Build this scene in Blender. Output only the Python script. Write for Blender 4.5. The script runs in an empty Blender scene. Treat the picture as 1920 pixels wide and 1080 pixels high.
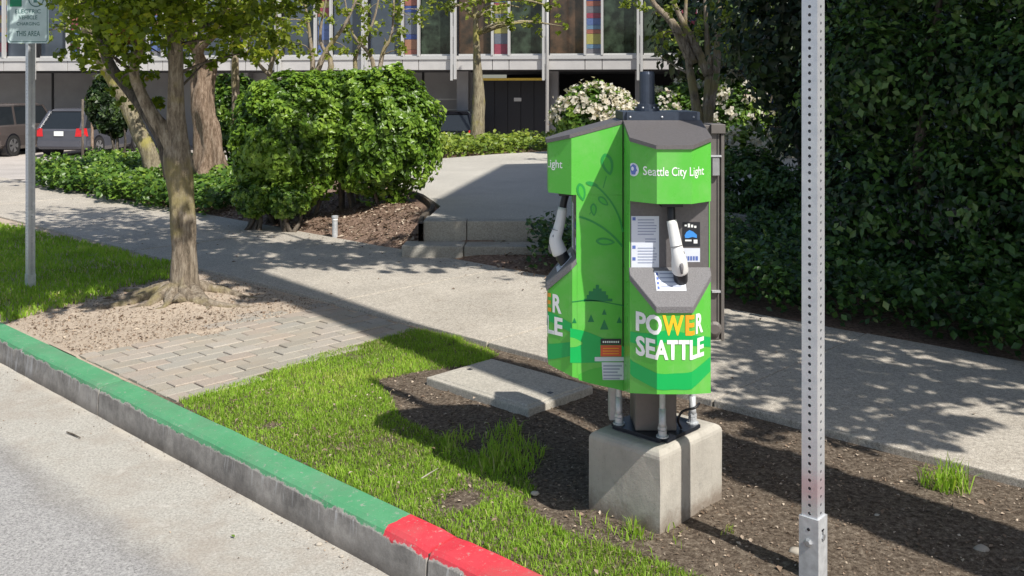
import bpy, bmesh, math, random
import numpy as np
from mathutils import Vector, Matrix, noise as mn
random.seed(7); RNG = np.random.default_rng(7)
SC = bpy.context.scene; COL = SC.collection
F = 1820.0; H = 1.52; PI = math.pi

# ------------------------------------------------------------------ camera, sky, sun, exposure
cam = bpy.data.cameras.new('camera'); camo = bpy.data.objects.new('camera', cam); COL.objects.link(camo)
camo.location = (0, 0, H); camo.rotation_euler = (math.radians(90), 0, 0)
cam.sensor_width = 36; cam.lens = 36*F/1920; cam.shift_y = -380/1920; cam.clip_start = .05; cam.clip_end = 500
SC.camera = camo
SUNH = Vector((.632, -.775, 0)).normalized(); EL = math.radians(48.5)
SUN = Vector((SUNH.x*math.cos(EL), SUNH.y*math.cos(EL), math.sin(EL)))
w = bpy.data.worlds.new('World'); SC.world = w; w.use_nodes = True
nt = w.node_tree; bg = nt.nodes['Background']; sky = nt.nodes.new('ShaderNodeTexSky')
sky.sky_type = 'NISHITA'; sky.sun_disc = False; sky.sun_elevation = EL
sky.sun_rotation = math.atan2(SUN.x, SUN.y); sky.air_density = 1; sky.dust_density = 1.5; sky.ozone_density = 1
nt.links.new(sky.outputs[0], bg.inputs[0]); bg.inputs[1].default_value = .10
sl = bpy.data.lights.new('sun', 'SUN'); sl.energy = 4.6; sl.angle = math.radians(.5); sl.color = (1, .95, .87)
so = bpy.data.objects.new('sun', sl); COL.objects.link(so); so.rotation_euler = SUN.to_track_quat('Z', 'Y').to_euler(); so.location = (5, -6, 12)
SC.view_settings.view_transform = 'Standard'; SC.view_settings.look = 'None'
SC.view_settings.exposure = 0.24; SC.view_settings.gamma = 1; SC.view_settings.use_curve_mapping = False

# ------------------------------------------------------------------ coordinate helpers (street frame: s along kerb, t across)
A = Vector((-.724, .690, 0)).normalized(); B = Vector((.690, .724, 0)).normalized()
def st(s, t, z=0): return A*s + B*t + Vector((0, 0, z))
def gp(u, v, z=0):                      # measured photo point -> place on a level surface of height z
    Y = (H-z)*F/(v-160); return Vector(((u-960)/F*Y, Y, z))
def py(u, v, Y): return Vector(((u-960)/F*Y, Y, H-(v-160)/F*Y))
def to_st(p): return p.x*A.x+p.y*A.y, p.x*B.x+p.y*B.y

# ------------------------------------------------------------------ materials
def lin(c): return tuple(((x/255)/12.92 if x <= 10 else ((x/255+.055)/1.055)**2.4) for x in c)
class N:
    def __init__(s, name, rough=.8, metal=0, spec=.5):
        s.m = bpy.data.materials.new(name); s.m.use_nodes = True; s.t = s.m.node_tree
        s.b = s.t.nodes['Principled BSDF']; s.b.inputs['Roughness'].default_value = rough
        s.b.inputs['Metallic'].default_value = metal; s.b.inputs['Specular IOR Level'].default_value = spec
        s.co = None
    def n(s, typ, **k):
        x = s.t.nodes.new(typ)
        for a, b in k.items(): setattr(x, a, b)
        return x
    def l(s, a, b): s.t.links.new(a, b)
    def pos(s, scale=(1, 1, 1), obj=False):
        g = s.n('ShaderNodeTexCoord') if obj else s.n('ShaderNodeNewGeometry')
        mp = s.n('ShaderNodeMapping'); mp.inputs['Scale'].default_value = scale
        s.l(g.outputs['Object' if obj else 'Position'], mp.inputs[0]); return mp.outputs[0]
    def noise(s, sc, det=4, rough=.6, scale=(1, 1, 1), obj=False):
        x = s.n('ShaderNodeTexNoise'); x.inputs['Scale'].default_value = sc; x.inputs['Detail'].default_value = det
        x.inputs['Roughness'].default_value = rough; s.l(s.pos(scale, obj), x.inputs[0]); return x.outputs[0]
    def vor(s, sc, out='Distance', feat='F1'):
        x = s.n('ShaderNodeTexVoronoi'); x.feature = feat; x.inputs['Scale'].default_value = sc; s.l(s.pos(), x.inputs[0]); return x.outputs[out]
    def ramp(s, src, stops, interp='LINEAR'):
        r = s.n('ShaderNodeValToRGB'); r.color_ramp.interpolation = interp; e = r.color_ramp.elements
        while len(e) < len(stops): e.new(.5)
        for i, (p, c) in enumerate(stops):
            e[i].position = p; e[i].color = (*c, 1) if not isinstance(c, (int, float)) else (c, c, c, 1)
        s.l(src, r.inputs[0]); return r.outputs[0]
    def mix(s, f, a, b, mode='MIX'):
        x = s.n('ShaderNodeMix', data_type='RGBA', blend_type=mode)
        for i, v in ((0, f), (6, a), (7, b)):
            if isinstance(v, (int, float)): x.inputs[i].default_value = v if i == 0 else (v, v, v, 1)
            elif isinstance(v, tuple): x.inputs[i].default_value = (*v, 1)
            else: s.l(v, x.inputs[i])
        return x.outputs[2]
    def math(s, op, a, b=None):
        x = s.n('ShaderNodeMath', operation=op)
        for i, v in ((0, a), (1, b)):
            if v is None: continue
            if isinstance(v, (int, float)): x.inputs[i].default_value = v
            else: s.l(v, x.inputs[i])
        return x.outputs[0]
    def dot(s, vec):
        g = s.n('ShaderNodeNewGeometry'); x = s.n('ShaderNodeVectorMath', operation='DOT_PRODUCT')
        s.l(g.outputs['Position'], x.inputs[0]); x.inputs[1].default_value = vec; return x.outputs['Value']
    def attr(s, name='rnd'):
        x = s.n('ShaderNodeAttribute'); x.attribute_name = name; return x.outputs['Fac']
    def col(s, c):
        if isinstance(c, tuple): s.b.inputs['Base Color'].default_value = (*c, 1)
        else: s.l(c, s.b.inputs['Base Color'])
        return s
    def bump(s, h, strength=.3, dist=.01):
        x = s.n('ShaderNodeBump'); x.inputs['Strength'].default_value = strength; x.inputs['Distance'].default_value = dist
        s.l(h, x.inputs['Height']); s.l(x.outputs[0], s.b.inputs['Normal']); return s

def plain(name, c, rough=.6, metal=0, var=.12, nscale=20, spec=.5, bump=0):
    k = N(name, rough, metal, spec); n = k.noise(nscale, 4)
    k.col(k.mix(k.ramp(n, [(.3, 0.), (.7, 1.)]), tuple(x*(1-var) for x in c), tuple(min(1, x*(1+var)) for x in c)))
    if bump: k.bump(n, bump, .004)
    return k.m
def concrete(name, c, speck=.35, scale=1.0, stain=.25, rough=.9, bump=.25, stain_c=(.16, .13, .10)):
    k = N(name, rough, 0, .3)
    base = k.mix(k.ramp(k.noise(1.3*scale, 5), [(.35, 0.), (.7, 1.)]), tuple(x*.88 for x in c), tuple(x*1.08 for x in c))
    st_ = k.ramp(k.noise(4.5*scale, 8, .72), [(.5, 0.), (.75, stain)])
    base = k.mix(st_, base, stain_c)
    fine = k.noise(260, 3, .8)
    mid = k.noise(70, 3, .7)
    base = k.mix(speck, base, k.ramp(fine, [(.30, .0), (.5, .5), (.7, 1.)]), 'OVERLAY')
    base = k.mix(speck*.6, base, k.ramp(mid, [(.35, .15), (.65, .85)]), 'OVERLAY')
    k.col(base).bump(fine, bump, .004); return k.m
M = {}
M['sidewalk'] = concrete('sidewalk_concrete', (.47, .43, .37), .6, 1, .42, .9, .3, (.30, .26, .21))
M['joint'] = plain('joint_dirt', (.10, .085, .07), .95)
M['vault'] = concrete('vault_concrete', (.48, .45, .39), .4, 1.6, .2)
def footing_mat():
    k = N('footing_concrete', .88, 0, .3); g = k.n('ShaderNodeNewGeometry'); z = k.n('ShaderNodeSeparateXYZ'); k.l(g.outputs['Position'], z.inputs[0])
    c = k.mix(k.ramp(k.noise(5, 7, .7), [(.35, 0.), (.65, 1.)]), (.40, .375, .33), (.52, .49, .43))
    c = k.mix(k.ramp(k.noise(1, 6, .7, (26, 26, 3)), [(.52, 0.), (.72, .45)]), c, (.30, .27, .23))
    c = k.mix(k.ramp(k.noise(11, 7, .75), [(.56, 0.), (.70, .55)]), c, (.27, .25, .22))
    c = k.mix(k.ramp(k.vor(70), [(.05, .6), (.12, 0.)]), c, (.16, .14, .12))
    spl = k.math('ADD', z.outputs[2], k.math('MULTIPLY', k.noise(14, 6, .75), -.16))
    c = k.mix(k.ramp(k.math('ADD', spl, .1), [(.03, .75), (.10, 0.)]), c, (.17, .125, .09))
    k.col(c).bump(k.noise(60, 6, .8), .45, .006); return k.m
M['footing'] = footing_mat()
M['step'] = concrete('step_concrete', (.40, .38, .335), .4, 1.6, .35)
M['plaza'] = concrete('plaza_aggregate', (.50, .475, .42), .9, .7, .12)
M['lot'] = concrete('lot_concrete', (.50, .46, .42), .3, .5, .2)
def roadmat(name):
    k = N(name, .92, 0, .3)
    tt = k.math('ADD', k.dot(tuple(B)), k.math('MULTIPLY', k.noise(2.2, 4), .22))
    sp = k.noise(105, 4, .85); s2 = k.vor(150)
    asp = k.ramp(sp, [(.34, (.13, .128, .125)), (.46, (.32, .315, .31)), (.58, (.44, .43, .42)), (.70, (.64, .63, .61))])
    asp = k.mix(k.ramp(s2, [(.10, .55), (.28, 0.)]), asp, (.20, .195, .19))
    con = k.ramp(sp, [(.34, (.28, .265, .24)), (.5, (.45, .43, .385)), (.68, (.62, .60, .55))])
    con = k.mix(k.ramp(k.noise(3.2, 7, .7), [(.46, 0.), (.66, .6)]), con, (.36, .31, .26))
    con = k.mix(k.ramp(k.noise(9, 6, .7), [(.60, 0.), (.72, .45)]), con, (.66, .63, .58))
    c = k.mix(k.ramp(tt, [(1.62/3, 0.), (1.74/3, 1.)]), asp, con) if False else k.mix(k.ramp(k.math('MULTIPLY', tt, .333), [(.555, 0.), (.60, 1.)]), asp, con)
    seam = k.ramp(k.math('ABSOLUTE', k.math('SUBTRACT', tt, 1.70)), [(0, .5), (.09, 0.)])
    c = k.mix(k.math('MULTIPLY', seam, k.ramp(k.noise(5, 5), [(.35, .4), (.6, 1.)])), c, (.22, .205, .185))
    edge_ = k.ramp(k.math('ABSOLUTE', k.math('SUBTRACT', k.dot(tuple(B)), 2.09)), [(.0, .55), (.05, 0.)])
    c = k.mix(k.math('MULTIPLY', edge_, k.ramp(k.noise(4, 5), [(.4, .0), (.6, 1.)])), c, (.62, .57, .48))
    k.col(c).bump(sp, .55, .006); return k.m
M['asphalt'] = roadmat('weathered_asphalt'); M['gutter'] = roadmat('worn_gutter_concrete')
# kerb: bare face, paint on top that laps raggedly over the edge
k = N('painted_kerb', .75, 0, .4)
z = k.n('ShaderNodeSeparateXYZ'); g = k.n('ShaderNodeNewGeometry'); k.l(g.outputs['Position'], z.inputs[0])
edge = k.math('ADD', z.outputs[2], k.math('MULTIPLY', k.noise(9, 6, .75), .085))
paint = k.ramp(edge, [(.0155, 0.), (.0195, 1.)])
lime = k.ramp(edge, [(.008, 0.), (.0155, .75)])
sdot = k.dot(tuple(A))
wear = k.noise(6, 8, .7)
green = k.mix(k.ramp(wear, [(.4, 0.), (.7, .5)]), (.085, .32, .15), (.15, .41, .22))
red = k.mix(k.ramp(wear, [(.4, 0.), (.7, .5)]), (.66, .04, .06), (.74, .10, .12))
isred = k.ramp(k.math('ADD', sdot, k.math('MULTIPLY', k.noise(30), .02)), [(2.625/10, 1.), (2.635/10, 0.)])
isred = k.math('LESS_THAN', k.math('ADD', sdot, k.math('MULTIPLY', k.noise(30), .02)), 2.635)
pc = k.mix(isred, green, red)
pc = k.mix(k.ramp(k.noise(38, 7, .82), [(.57, 0.), (.66, .85)]), pc, (.40, .38, .34))
pc = k.mix(k.ramp(k.noise(2.6, 7, .7), [(.48, 0.), (.72, .38)]), pc, (.20, .19, .16))
pc = k.mix(k.ramp(k.vor(26), [(.03, .5), (.08, 0.)]), pc, (.12, .11, .10))
streak = k.math('MULTIPLY', k.noise(1, 6, .75, (34, 34, 3.5)), k.ramp(k.noise(1.9, 3), [(.42, .55), (.6, 1.12)]))
bare = k.mix(k.ramp(k.noise(4.5, 8, .75), [(.36, 0.), (.62, 1.)]), (.16, .15, .14), (.40, .375, .345))
bare = k.mix(k.ramp(streak, [(.52, 0.), (.7, .75)]), bare, (.52, .52, .53))
drip = k.math('MULTIPLY', k.ramp(k.noise(1, 4, .6, (75, 75, 1.2)), [(.56, 0.), (.66, 1.)]), k.ramp(k.noise(2.3, 2), [(.45, 0.), (.55, 1.)]))
bare = k.mix(k.math('MULTIPLY', drip, k.ramp(k.math('ADD', z.outputs[2], .16), [(.06, 0.), (.13, .9)])), bare, (.60, .60, .60))
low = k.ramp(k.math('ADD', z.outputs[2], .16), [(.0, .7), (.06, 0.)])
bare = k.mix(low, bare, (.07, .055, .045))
bare = k.mix(lime, bare, (.50, .47, .42))
k.col(k.mix(paint, bare, pc)).bump(k.noise(120, 4, .7), .35, .004); M['kerb'] = k.m
k = N('paver', .9, 0, .3)
oi = k.n('ShaderNodeObjectInfo')
c = k.ramp(oi.outputs['Random'], [(0, (.32, .295, .25)), (.3, (.39, .36, .305)), (.6, (.36, .34, .30)), (.8, (.38, .325, .275)), (1, (.43, .40, .35))])
c = k.mix(.35, c, k.ramp(k.noise(180, 3, .8), [(.3, .1), (.7, .9)]), 'OVERLAY')
c = k.mix(k.ramp(k.noise(3, 6), [(.45, 0.), (.7, .4)]), c, (.45, .36, .27))
k.col(c).bump(k.noise(150), .3, .004); M['paver'] = k.m
# strip soil: brown by the footing, tan dust with fibre by the tree
k = N('strip_soil', .97, 0, .15)
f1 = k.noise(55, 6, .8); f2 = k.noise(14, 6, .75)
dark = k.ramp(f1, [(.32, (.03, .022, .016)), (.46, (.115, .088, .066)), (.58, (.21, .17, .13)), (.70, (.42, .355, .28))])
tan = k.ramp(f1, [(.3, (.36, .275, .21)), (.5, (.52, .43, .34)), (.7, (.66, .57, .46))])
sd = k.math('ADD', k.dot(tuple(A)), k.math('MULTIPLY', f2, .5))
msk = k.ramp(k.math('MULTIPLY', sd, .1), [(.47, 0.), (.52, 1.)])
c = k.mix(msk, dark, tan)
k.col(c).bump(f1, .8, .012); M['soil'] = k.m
k = N('mulch_soil', .97, 0, .15)
f1 = k.noise(38, 6, .8)
k.col(k.ramp(f1, [(.3, (.07, .045, .035)), (.5, (.26, .175, .13)), (.7, (.46, .34, .27))])).bump(f1, .9, .02); M['mulch'] = k.m
def leafmat(name, stops, rough=.45, trans=.35, spec=.5):
    k = N(name, rough, 0, spec); c = k.ramp(k.attr(), stops); k.col(c)
    tr = k.n('ShaderNodeBsdfTranslucent'); k.l(k.mix(.6, c, (1, .95, .25), 'MULTIPLY'), tr.inputs[0])
    mx = k.n('ShaderNodeMixShader'); mx.inputs[0].default_value = trans
    out = k.t.nodes['Material Output']; k.l(k.b.outputs[0], mx.inputs[1]); k.l(tr.outputs[0], mx.inputs[2]); k.l(mx.outputs[0], out.inputs[0])
    return k.m
M['grass'] = leafmat('grass_blades', [(0, (.23, .34, .045)), (.3, (.30, .50, .055)), (.7, (.42, .66, .08)), (.93, (.55, .68, .12)), (1, (.66, .60, .32))], .55, .5, .25)
M['lawn'] = leafmat('lawn_blades', [(0, (.02, .045, .010)), (.5, (.038, .078, .014)), (1, (.10, .15, .03))], .55, .18, .25)
M['bush'] = leafmat('glossy_bush_leaf', [(0, (.04, .085, .012)), (.35, (.10, .20, .022)), (.7, (.21, .36, .04)), (1, (.36, .52, .08))], .36, .32)
M['ivy'] = leafmat('ivy_leaf', [(0, (.035, .08, .012)), (.5, (.09, .19, .022)), (1, (.26, .38, .05))], .4, .25)
M['bright'] = leafmat('bright_groundcover_leaf', [(0, (.08, .14, .02)), (.5, (.19, .28, .03)), (1, (.36, .42, .06))], .45, .3)
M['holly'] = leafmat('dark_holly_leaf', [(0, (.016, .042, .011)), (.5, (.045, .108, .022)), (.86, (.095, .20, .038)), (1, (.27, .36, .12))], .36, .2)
M['dark'] = leafmat('dark_evergreen_leaf', [(0, (.010, .024, .008)), (.7, (.026, .055, .014)), (1, (.09, .15, .03))], .45, .2)  # deep green tones, varying from leaf to leaf
M['maple'] = leafmat('maple_leaf', [(0, (.08, .12, .014)), (.4, (.20, .29, .022)), (.75, (.36, .45, .035)), (.9, (.52, .54, .06)), (.96, (.34, .14, .06)), (1, (.42, .20, .10))], .5, .55)
M['sparse'] = leafmat('pale_tree_leaf', [(0, (.12, .17, .025)), (.5, (.25, .34, .04)), (1, (.42, .47, .08))], .5, .5)
M['petal'] = leafmat('white_petal', [(0, (.70, .64, .54)), (.6, (.82, .79, .72)), (.93, (.85, .76, .70)), (1, (.62, .30, .25))], .6, .35)
def bark(name, c1, c2, moss=None, sc=(14, 14, 3.2)):
    k = N(name, .92, 0, .2); n = k.noise(2.2, 8, .78, sc); n2 = k.noise(3, 5)
    c = k.ramp(n, [(.33, tuple(x*.35 for x in c1)), (.47, c1), (.62, c2)])
    if moss: c = k.mix(k.ramp(n2, [(.5, 0.), (.62, .8)]), c, moss)
    k.col(c).bump(n, 1.0, .03); return k.m
M['bark'] = bark('pale_flaking_bark', (.27, .22, .165), (.50, .43, .34), (.34, .29, .13))
M['bark_dark'] = bark('dark_bark', (.13, .11, .09), (.24, .20, .16))
M['bark_moss'] = bark('mossy_bark', (.26, .22, .15), (.45, .40, .28), (.40, .36, .10))
M['bark_tan'] = bark('twisted_tan_bark', (.24, .17, .12), (.44, .34, .26))
M['galv'] = plain('galvanised_steel', (.58, .60, .62), .5, .35, .18, 35)
M['galv_dull'] = plain('dull_galvanised_steel', (.42, .43, .44), .5, .6, .15, 25)
k = N('galvanised_post', .42, .55, .5); n = k.noise(25, 5, .7)
c = k.mix(k.ramp(n, [(.3, 0.), (.7, 1.)]), (.58, .605, .65), (.72, .74, .77))
g = k.n('ShaderNodeNewGeometry'); z = k.n('ShaderNodeSeparateXYZ'); k.l(g.outputs['Position'], z.inputs[0])
pk = k.math('MULTIPLY', k.ramp(k.math('ABSOLUTE', k.math('SUBTRACT', z.outputs[2], .29)), [(.015, .28), (.06, 0.)]), k.math('LESS_THAN', z.outputs[1], 4.0))
k.col(k.mix(pk, c, (.65, .16, .20))); M['post'] = k.m
M['wrapgreen'] = plain('green_vinyl_wrap', (.135, .60, .045), .32, 0, .03, 6)
def vinyl(name, c):
    k = N(name, .34, 0, .35); d = k.noise(7, 7, .72)
    cc = k.mix(k.ramp(d, [(.45, 0.), (.75, .16)]), c, (.55, .55, .42)); cc = k.mix(k.ramp(k.noise(1, 5, .7, (90, 90, 6)), [(.62, 0.), (.74, .14)]), cc, (.70, .68, .58))
    k.col(cc); k.l(k.ramp(k.noise(18, 5), [(.35, .26), (.7, .5)]), k.b.inputs['Roughness']); k.bump(k.noise(9, 3), .06, .01); return k.m
M['wrapgreen'] = vinyl('green_vinyl_wrap', (.108, .50, .06))
M['emerald'] = plain('emerald_print', (.0, .42, .085), .32, 0, .02)
M['vine'] = plain('dark_leaf_print', (.02, .30, .055), .32, 0, .02)
M['midgreen'] = plain('mid_green_print', (.06, .46, .04), .32, 0, .02)
M['skyline'] = plain('skyline_print', (.0, .20, .06), .32, 0, .02)
M['print_white'] = plain('white_print', (.85, .87, .85), .4, 0, .02)
M['print_yellow'] = plain('yellow_print', (.90, .55, .02), .4, 0, .02)
M['print_orange'] = plain('orange_print', (.90, .38, .02), .4, 0, .02)
M['print_blue'] = plain('blue_print', (.10, .16, .45), .4, 0, .02)
M['print_skyblue'] = plain('bright_blue_print', (.05, .28, .75), .4, 0, .02)
M['print_lines'] = plain('grey_blue_print', (.32, .36, .48), .5, 0, .02)
M['print_black'] = plain('black_print', (.018, .02, .025), .4, 0, .02)
M['print_red'] = plain('red_orange_print', (.72, .10, .04), .4, 0, .05)
M['paper'] = plain('white_paper_label', (.66, .70, .78), .5, 0, .04)
M['casing'] = plain('grey_powder_coat', (.135, .125, .125), .5, .1, .10, 120, bump=.2)
M['tray'] = plain('textured_grey_plastic', (.17, .165, .17), .6, 0, .25, 300, bump=.4)
M['capdark'] = plain('dark_blue_grey_metal', (.055, .07, .10), .38, .4, .15, 40)
M['brownmetal'] = plain('warm_grey_enclosure', (.16, .145, .135), .5, .2, .08, 30)
M['black'] = plain('black_plastic', (.012, .012, .016), .4, 0, .1)
M['plug'] = plain('white_plug_plastic', (.74, .74, .72), .35, 0, .02)
M['plategray'] = plain('base_plate_black', (.02, .024, .035), .35, .3, .1)
M['facade'] = plain('pale_painted_panel', (.50, .49, .48), .6, 0, .07, 2.5)
M['alu'] = plain('pale_aluminium_mullion', (.53, .53, .52), .5, .2, .05)
M['soffit'] = plain('dark_soffit', (.05, .05, .055), .9)
M['greywall'] = plain('grey_block_wall', (.36, .36, .375), .9, 0, .08, 2)
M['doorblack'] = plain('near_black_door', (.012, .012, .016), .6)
M['yellowbar'] = plain('yellow_clearance_bar', (.62, .42, .05), .6)
k = N('window_glass', .06, 0, .6); k.col(k.ramp(k.noise(.5, 3), [(.35, (.03, .04, .055)), (.65, (.08, .10, .13))])); M['glass'] = k.m
k = N('window_glass_tree_reflection', .08, 0, .5); k.col(k.ramp(k.noise(3, 5), [(.4, (.012, .016, .012)), (.65, (.05, .075, .05))])); M['glassd'] = k.m  # dark green mottle paints reflected trees into the pane colour
k = N('window_glass_brown', .08, 0, .6); k.col(k.ramp(k.noise(2.2, 4), [(.35, (.02, .018, .016)), (.65, (.11, .065, .04))])); M['glassb'] = k.m
M['carglass'] = plain('car_glass', (.02, .025, .03), .08, 0, .1)
M['tyre'] = plain('tyre_rubber', (.02, .02, .02), .85)
M['rim'] = plain('alloy_rim', (.55, .55, .56), .3, .8)
M['stone'] = plain('pale_stone', (.42, .38, .32), .9, 0, .25, 9)
M['chip'] = leafmat('wood_chip', [(0, (.10, .065, .04)), (.6, (.28, .20, .14)), (1, (.55, .46, .36))], .9, 0.02)
M['brick'] = concrete('far_wall_render', (.16, .13, .11), .3, 2, .2)
M['pole'] = plain('weathered_pole_wood', (.16, .12, .09), .95, 0, .2)
M['boulder'] = concrete('boulder_rock', (.30, .26, .21), .3, 5, .4, .95, 1.0)

# ------------------------------------------------------------------ object helpers
def tag(o, label=None, cat=None, group=None, kind=None):
    if label: o['label'] = label
    if cat: o['category'] = cat
    if group: o['group'] = group
    if kind: o['kind'] = kind
    return o
def link(name, me, mats, parent=None, smooth=False):
    if not isinstance(mats, (list, tuple)): mats = [mats]
    for m in mats: me.materials.append(m)
    o = bpy.data.objects.new(name, me); COL.objects.link(o)
    if parent:
        o.parent = parent
        if parent.location.length > 0 or True:
            o.matrix_parent_inverse = Matrix.Translation(-parent.location) if False else o.matrix_parent_inverse
            if parent.get('_loc'): pass
    if smooth:
        me.polygons.foreach_set('use_smooth', [True]*len(me.polygons))
    return o
def empty(name, loc, label=None, cat=None, group=None, kind=None):
    # things keep their base point as origin; children are written in world coordinates and offset on linking
    o = bpy.data.objects.new(name, None); COL.objects.link(o); o.location = loc; o.empty_display_size = .2
    return tag(o, label, cat, group, kind)
def wl(o):      # world location of a parent chain made of pure translations
    v = Vector((0, 0, 0))
    while o: v += o.location; o = o.parent
    return v
def mesh(name, vs, fs, mats, parent=None, smooth=False, mi=None, attr=None, local=False):
    me = bpy.data.meshes.new(name)
    vs = np.asarray([tuple(v) for v in vs] if not isinstance(vs, np.ndarray) else vs, dtype=np.float32)
    if parent is not None and not local: vs = vs - np.array(wl(parent), dtype=np.float32)
    if isinstance(fs, np.ndarray):
        nf, kk = fs.shape
        me.vertices.add(len(vs)); me.vertices.foreach_set('co', vs.ravel())
        me.loops.add(nf*kk); me.loops.foreach_set('vertex_index', fs.astype(np.int32).ravel())
        me.polygons.add(nf); me.polygons.foreach_set('loop_start', np.arange(0, nf*kk, kk, dtype=np.int32))
        me.update(calc_edges=True)
    else:
        me.from_pydata(vs.tolist(), [], fs); me.update()
    if attr is not None:
        a = me.attributes.new('rnd', 'FLOAT', 'FACE'); a.data.foreach_set('value', np.asarray(attr, dtype=np.float32))
    o = link(name, me, mats, parent, smooth)
    if mi is not None: me.polygons.foreach_set('material_index', mi)
    return o
def finish(bm, name, mats, parent=None, smooth=False, bevel=0, local=False):
    if bevel:
        bmesh.ops.bevel(bm, geom=list(bm.edges), offset=bevel, segments=2 if bevel > .004 else 1, affect='EDGES', profile=.6, clamp_overlap=True)
    bmesh.ops.recalc_face_normals(bm, faces=bm.faces)
    if parent is not None and not local: bmesh.ops.translate(bm, verts=bm.verts, vec=-wl(parent))
    me = bpy.data.meshes.new(name); bm.to_mesh(me); bm.free()
    o = link(name, me, mats, parent)
    if smooth: me.polygons.foreach_set('use_smooth', [True]*len(me.polygons))
    return o
def bbox(bm, c, ax, ay, az, hx, hy, hz):
    """box centre c, axes, half sizes"""
    c = Vector(c); ax = Vector(ax); ay = Vector(ay); az = Vector(az)
    v = [bm.verts.new(c+ax*hx*i+ay*hy*j+az*hz*l) for i in (-1, 1) for j in (-1, 1) for l in (-1, 1)]
    for f in ((0, 1, 3, 2), (4, 6, 7, 5), (0, 4, 5, 1), (2, 3, 7, 6), (0, 2, 6, 4), (1, 5, 7, 3)): bm.faces.new([v[i] for i in f])
    return v
XX, YY, ZZ = Vector((1, 0, 0)), Vector((0, 1, 0)), Vector((0, 0, 1))
def box(name, x0, x1, y0, y1, z0, z1, mat, parent=None, bevel=0):
    bm = bmesh.new(); bbox(bm, ((x0+x1)/2, (y0+y1)/2, (z0+z1)/2), XX, YY, ZZ, abs(x1-x0)/2, abs(y1-y0)/2, abs(z1-z0)/2)
    return finish(bm, name, mat, parent, bevel=bevel)
def boxst(name, s0, s1, t0, t1, z0, z1, mat, parent=None, bevel=0):
    bm = bmesh.new(); bbox(bm, st((s0+s1)/2, (t0+t1)/2, (z0+z1)/2), A, B, ZZ, abs(s1-s0)/2, abs(t1-t0)/2, abs(z1-z0)/2)
    return finish(bm, name, mat, parent, bevel=bevel)
def tube_geo(path, radii, n=12, jitter=0, seed=0, flare=None, cap=True):
    """rings along a path; returns verts, faces"""
    P = [Vector(p) for p in path]; vs = []; fs = []
    prev = None
    for i, p in enumerate(P):
        d = (P[min(i+1, len(P)-1)]-P[max(i-1, 0)]).normalized()
        if prev is None:
            ref = XX if abs(d.x) < .9 else YY
            e1 = (ref - d*ref.dot(d)).normalized()
        else:
            e1 = (prev - d*prev.dot(d)).normalized()
        prev = e1; e2 = d.cross(e1)
        r = radii[i] if hasattr(radii, '__len__') else radii
        for j in range(n):
            a = 2*PI*j/n; rr = r
            if jitter: rr *= 1+jitter*mn.noise(Vector((math.cos(a)*1.7+seed, math.sin(a)*1.7, p.z*4+p.x)))+jitter*.5*mn.noise(Vector((math.cos(a)*5+seed, math.sin(a)*5, p.z*7)))
            if flare: rr *= 1+flare(i, a)
            vs.append(p+(e1*math.cos(a)+e2*math.sin(a))*rr)
    for i in range(len(P)-1):
        for j in range(n):
            a = i*n+j; b = i*n+(j+1) % n; fs.append((a, b, b+n, a+n))
    if cap:
        fs.append(tuple(range(n))[::-1]); fs.append(tuple(range((len(P)-1)*n, len(P)*n)))
    return vs, fs
def tube(name, path, radii, mat, parent=None, n=12, jitter=0, seed=0, flare=None, smooth=True):
    vs, fs = tube_geo(path, radii, n, jitter, seed, flare); return mesh(name, vs, fs, mat, parent, smooth)
def tubes(name, lst, mat, parent=None, n=7, jitter=.1):
    V = []; Fc = []
    for q, (p, r) in enumerate(lst):
        vs, fs = tube_geo(p, r, n, jitter, q*3.1); o = len(V); V += vs; Fc += [tuple(i+o for i in f) for f in fs]
    return mesh(name, V, Fc, mat, parent, True)
def curve(pts, n=24):
    """Catmull-Rom through pts"""
    P = [Vector(p) for p in pts]; P = [P[0]*2-P[1]]+P+[P[-1]*2-P[-2]]; out = []
    m = len(P)-3
    for i in range(n+1):
        x = min(i/n*m, m-1e-6); j = int(x); t = x-j; p0, p1, p2, p3 = P[j:j+4]
        out.append(.5*((2*p1)+(p2-p0)*t+(2*p0-5*p1+4*p2-p3)*t*t+(3*p1-p0-3*p2+p3)*t**3))
    return out
def lerps(vals, n): return list(np.interp(np.linspace(0, 1, n+1), np.linspace(0, 1, len(vals)), vals))
def inpoly(x, y, poly):
    x = np.asarray(x); y = np.asarray(y); r = np.zeros(x.shape, bool); n = len(poly)
    for i in range(n):
        x1, y1 = poly[i]; x2, y2 = poly[(i+1) % n]
        c = ((y1 > y) != (y2 > y)); r ^= c & (x < (x2-x1)*(y-y1)/(y2-y1+1e-12)+x1)
    return r
def n2(x, y, sc, seed=0):
    return np.array([mn.noise(Vector((a*sc+seed, b*sc, seed*.7))) for a, b in zip(x, y)])

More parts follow.
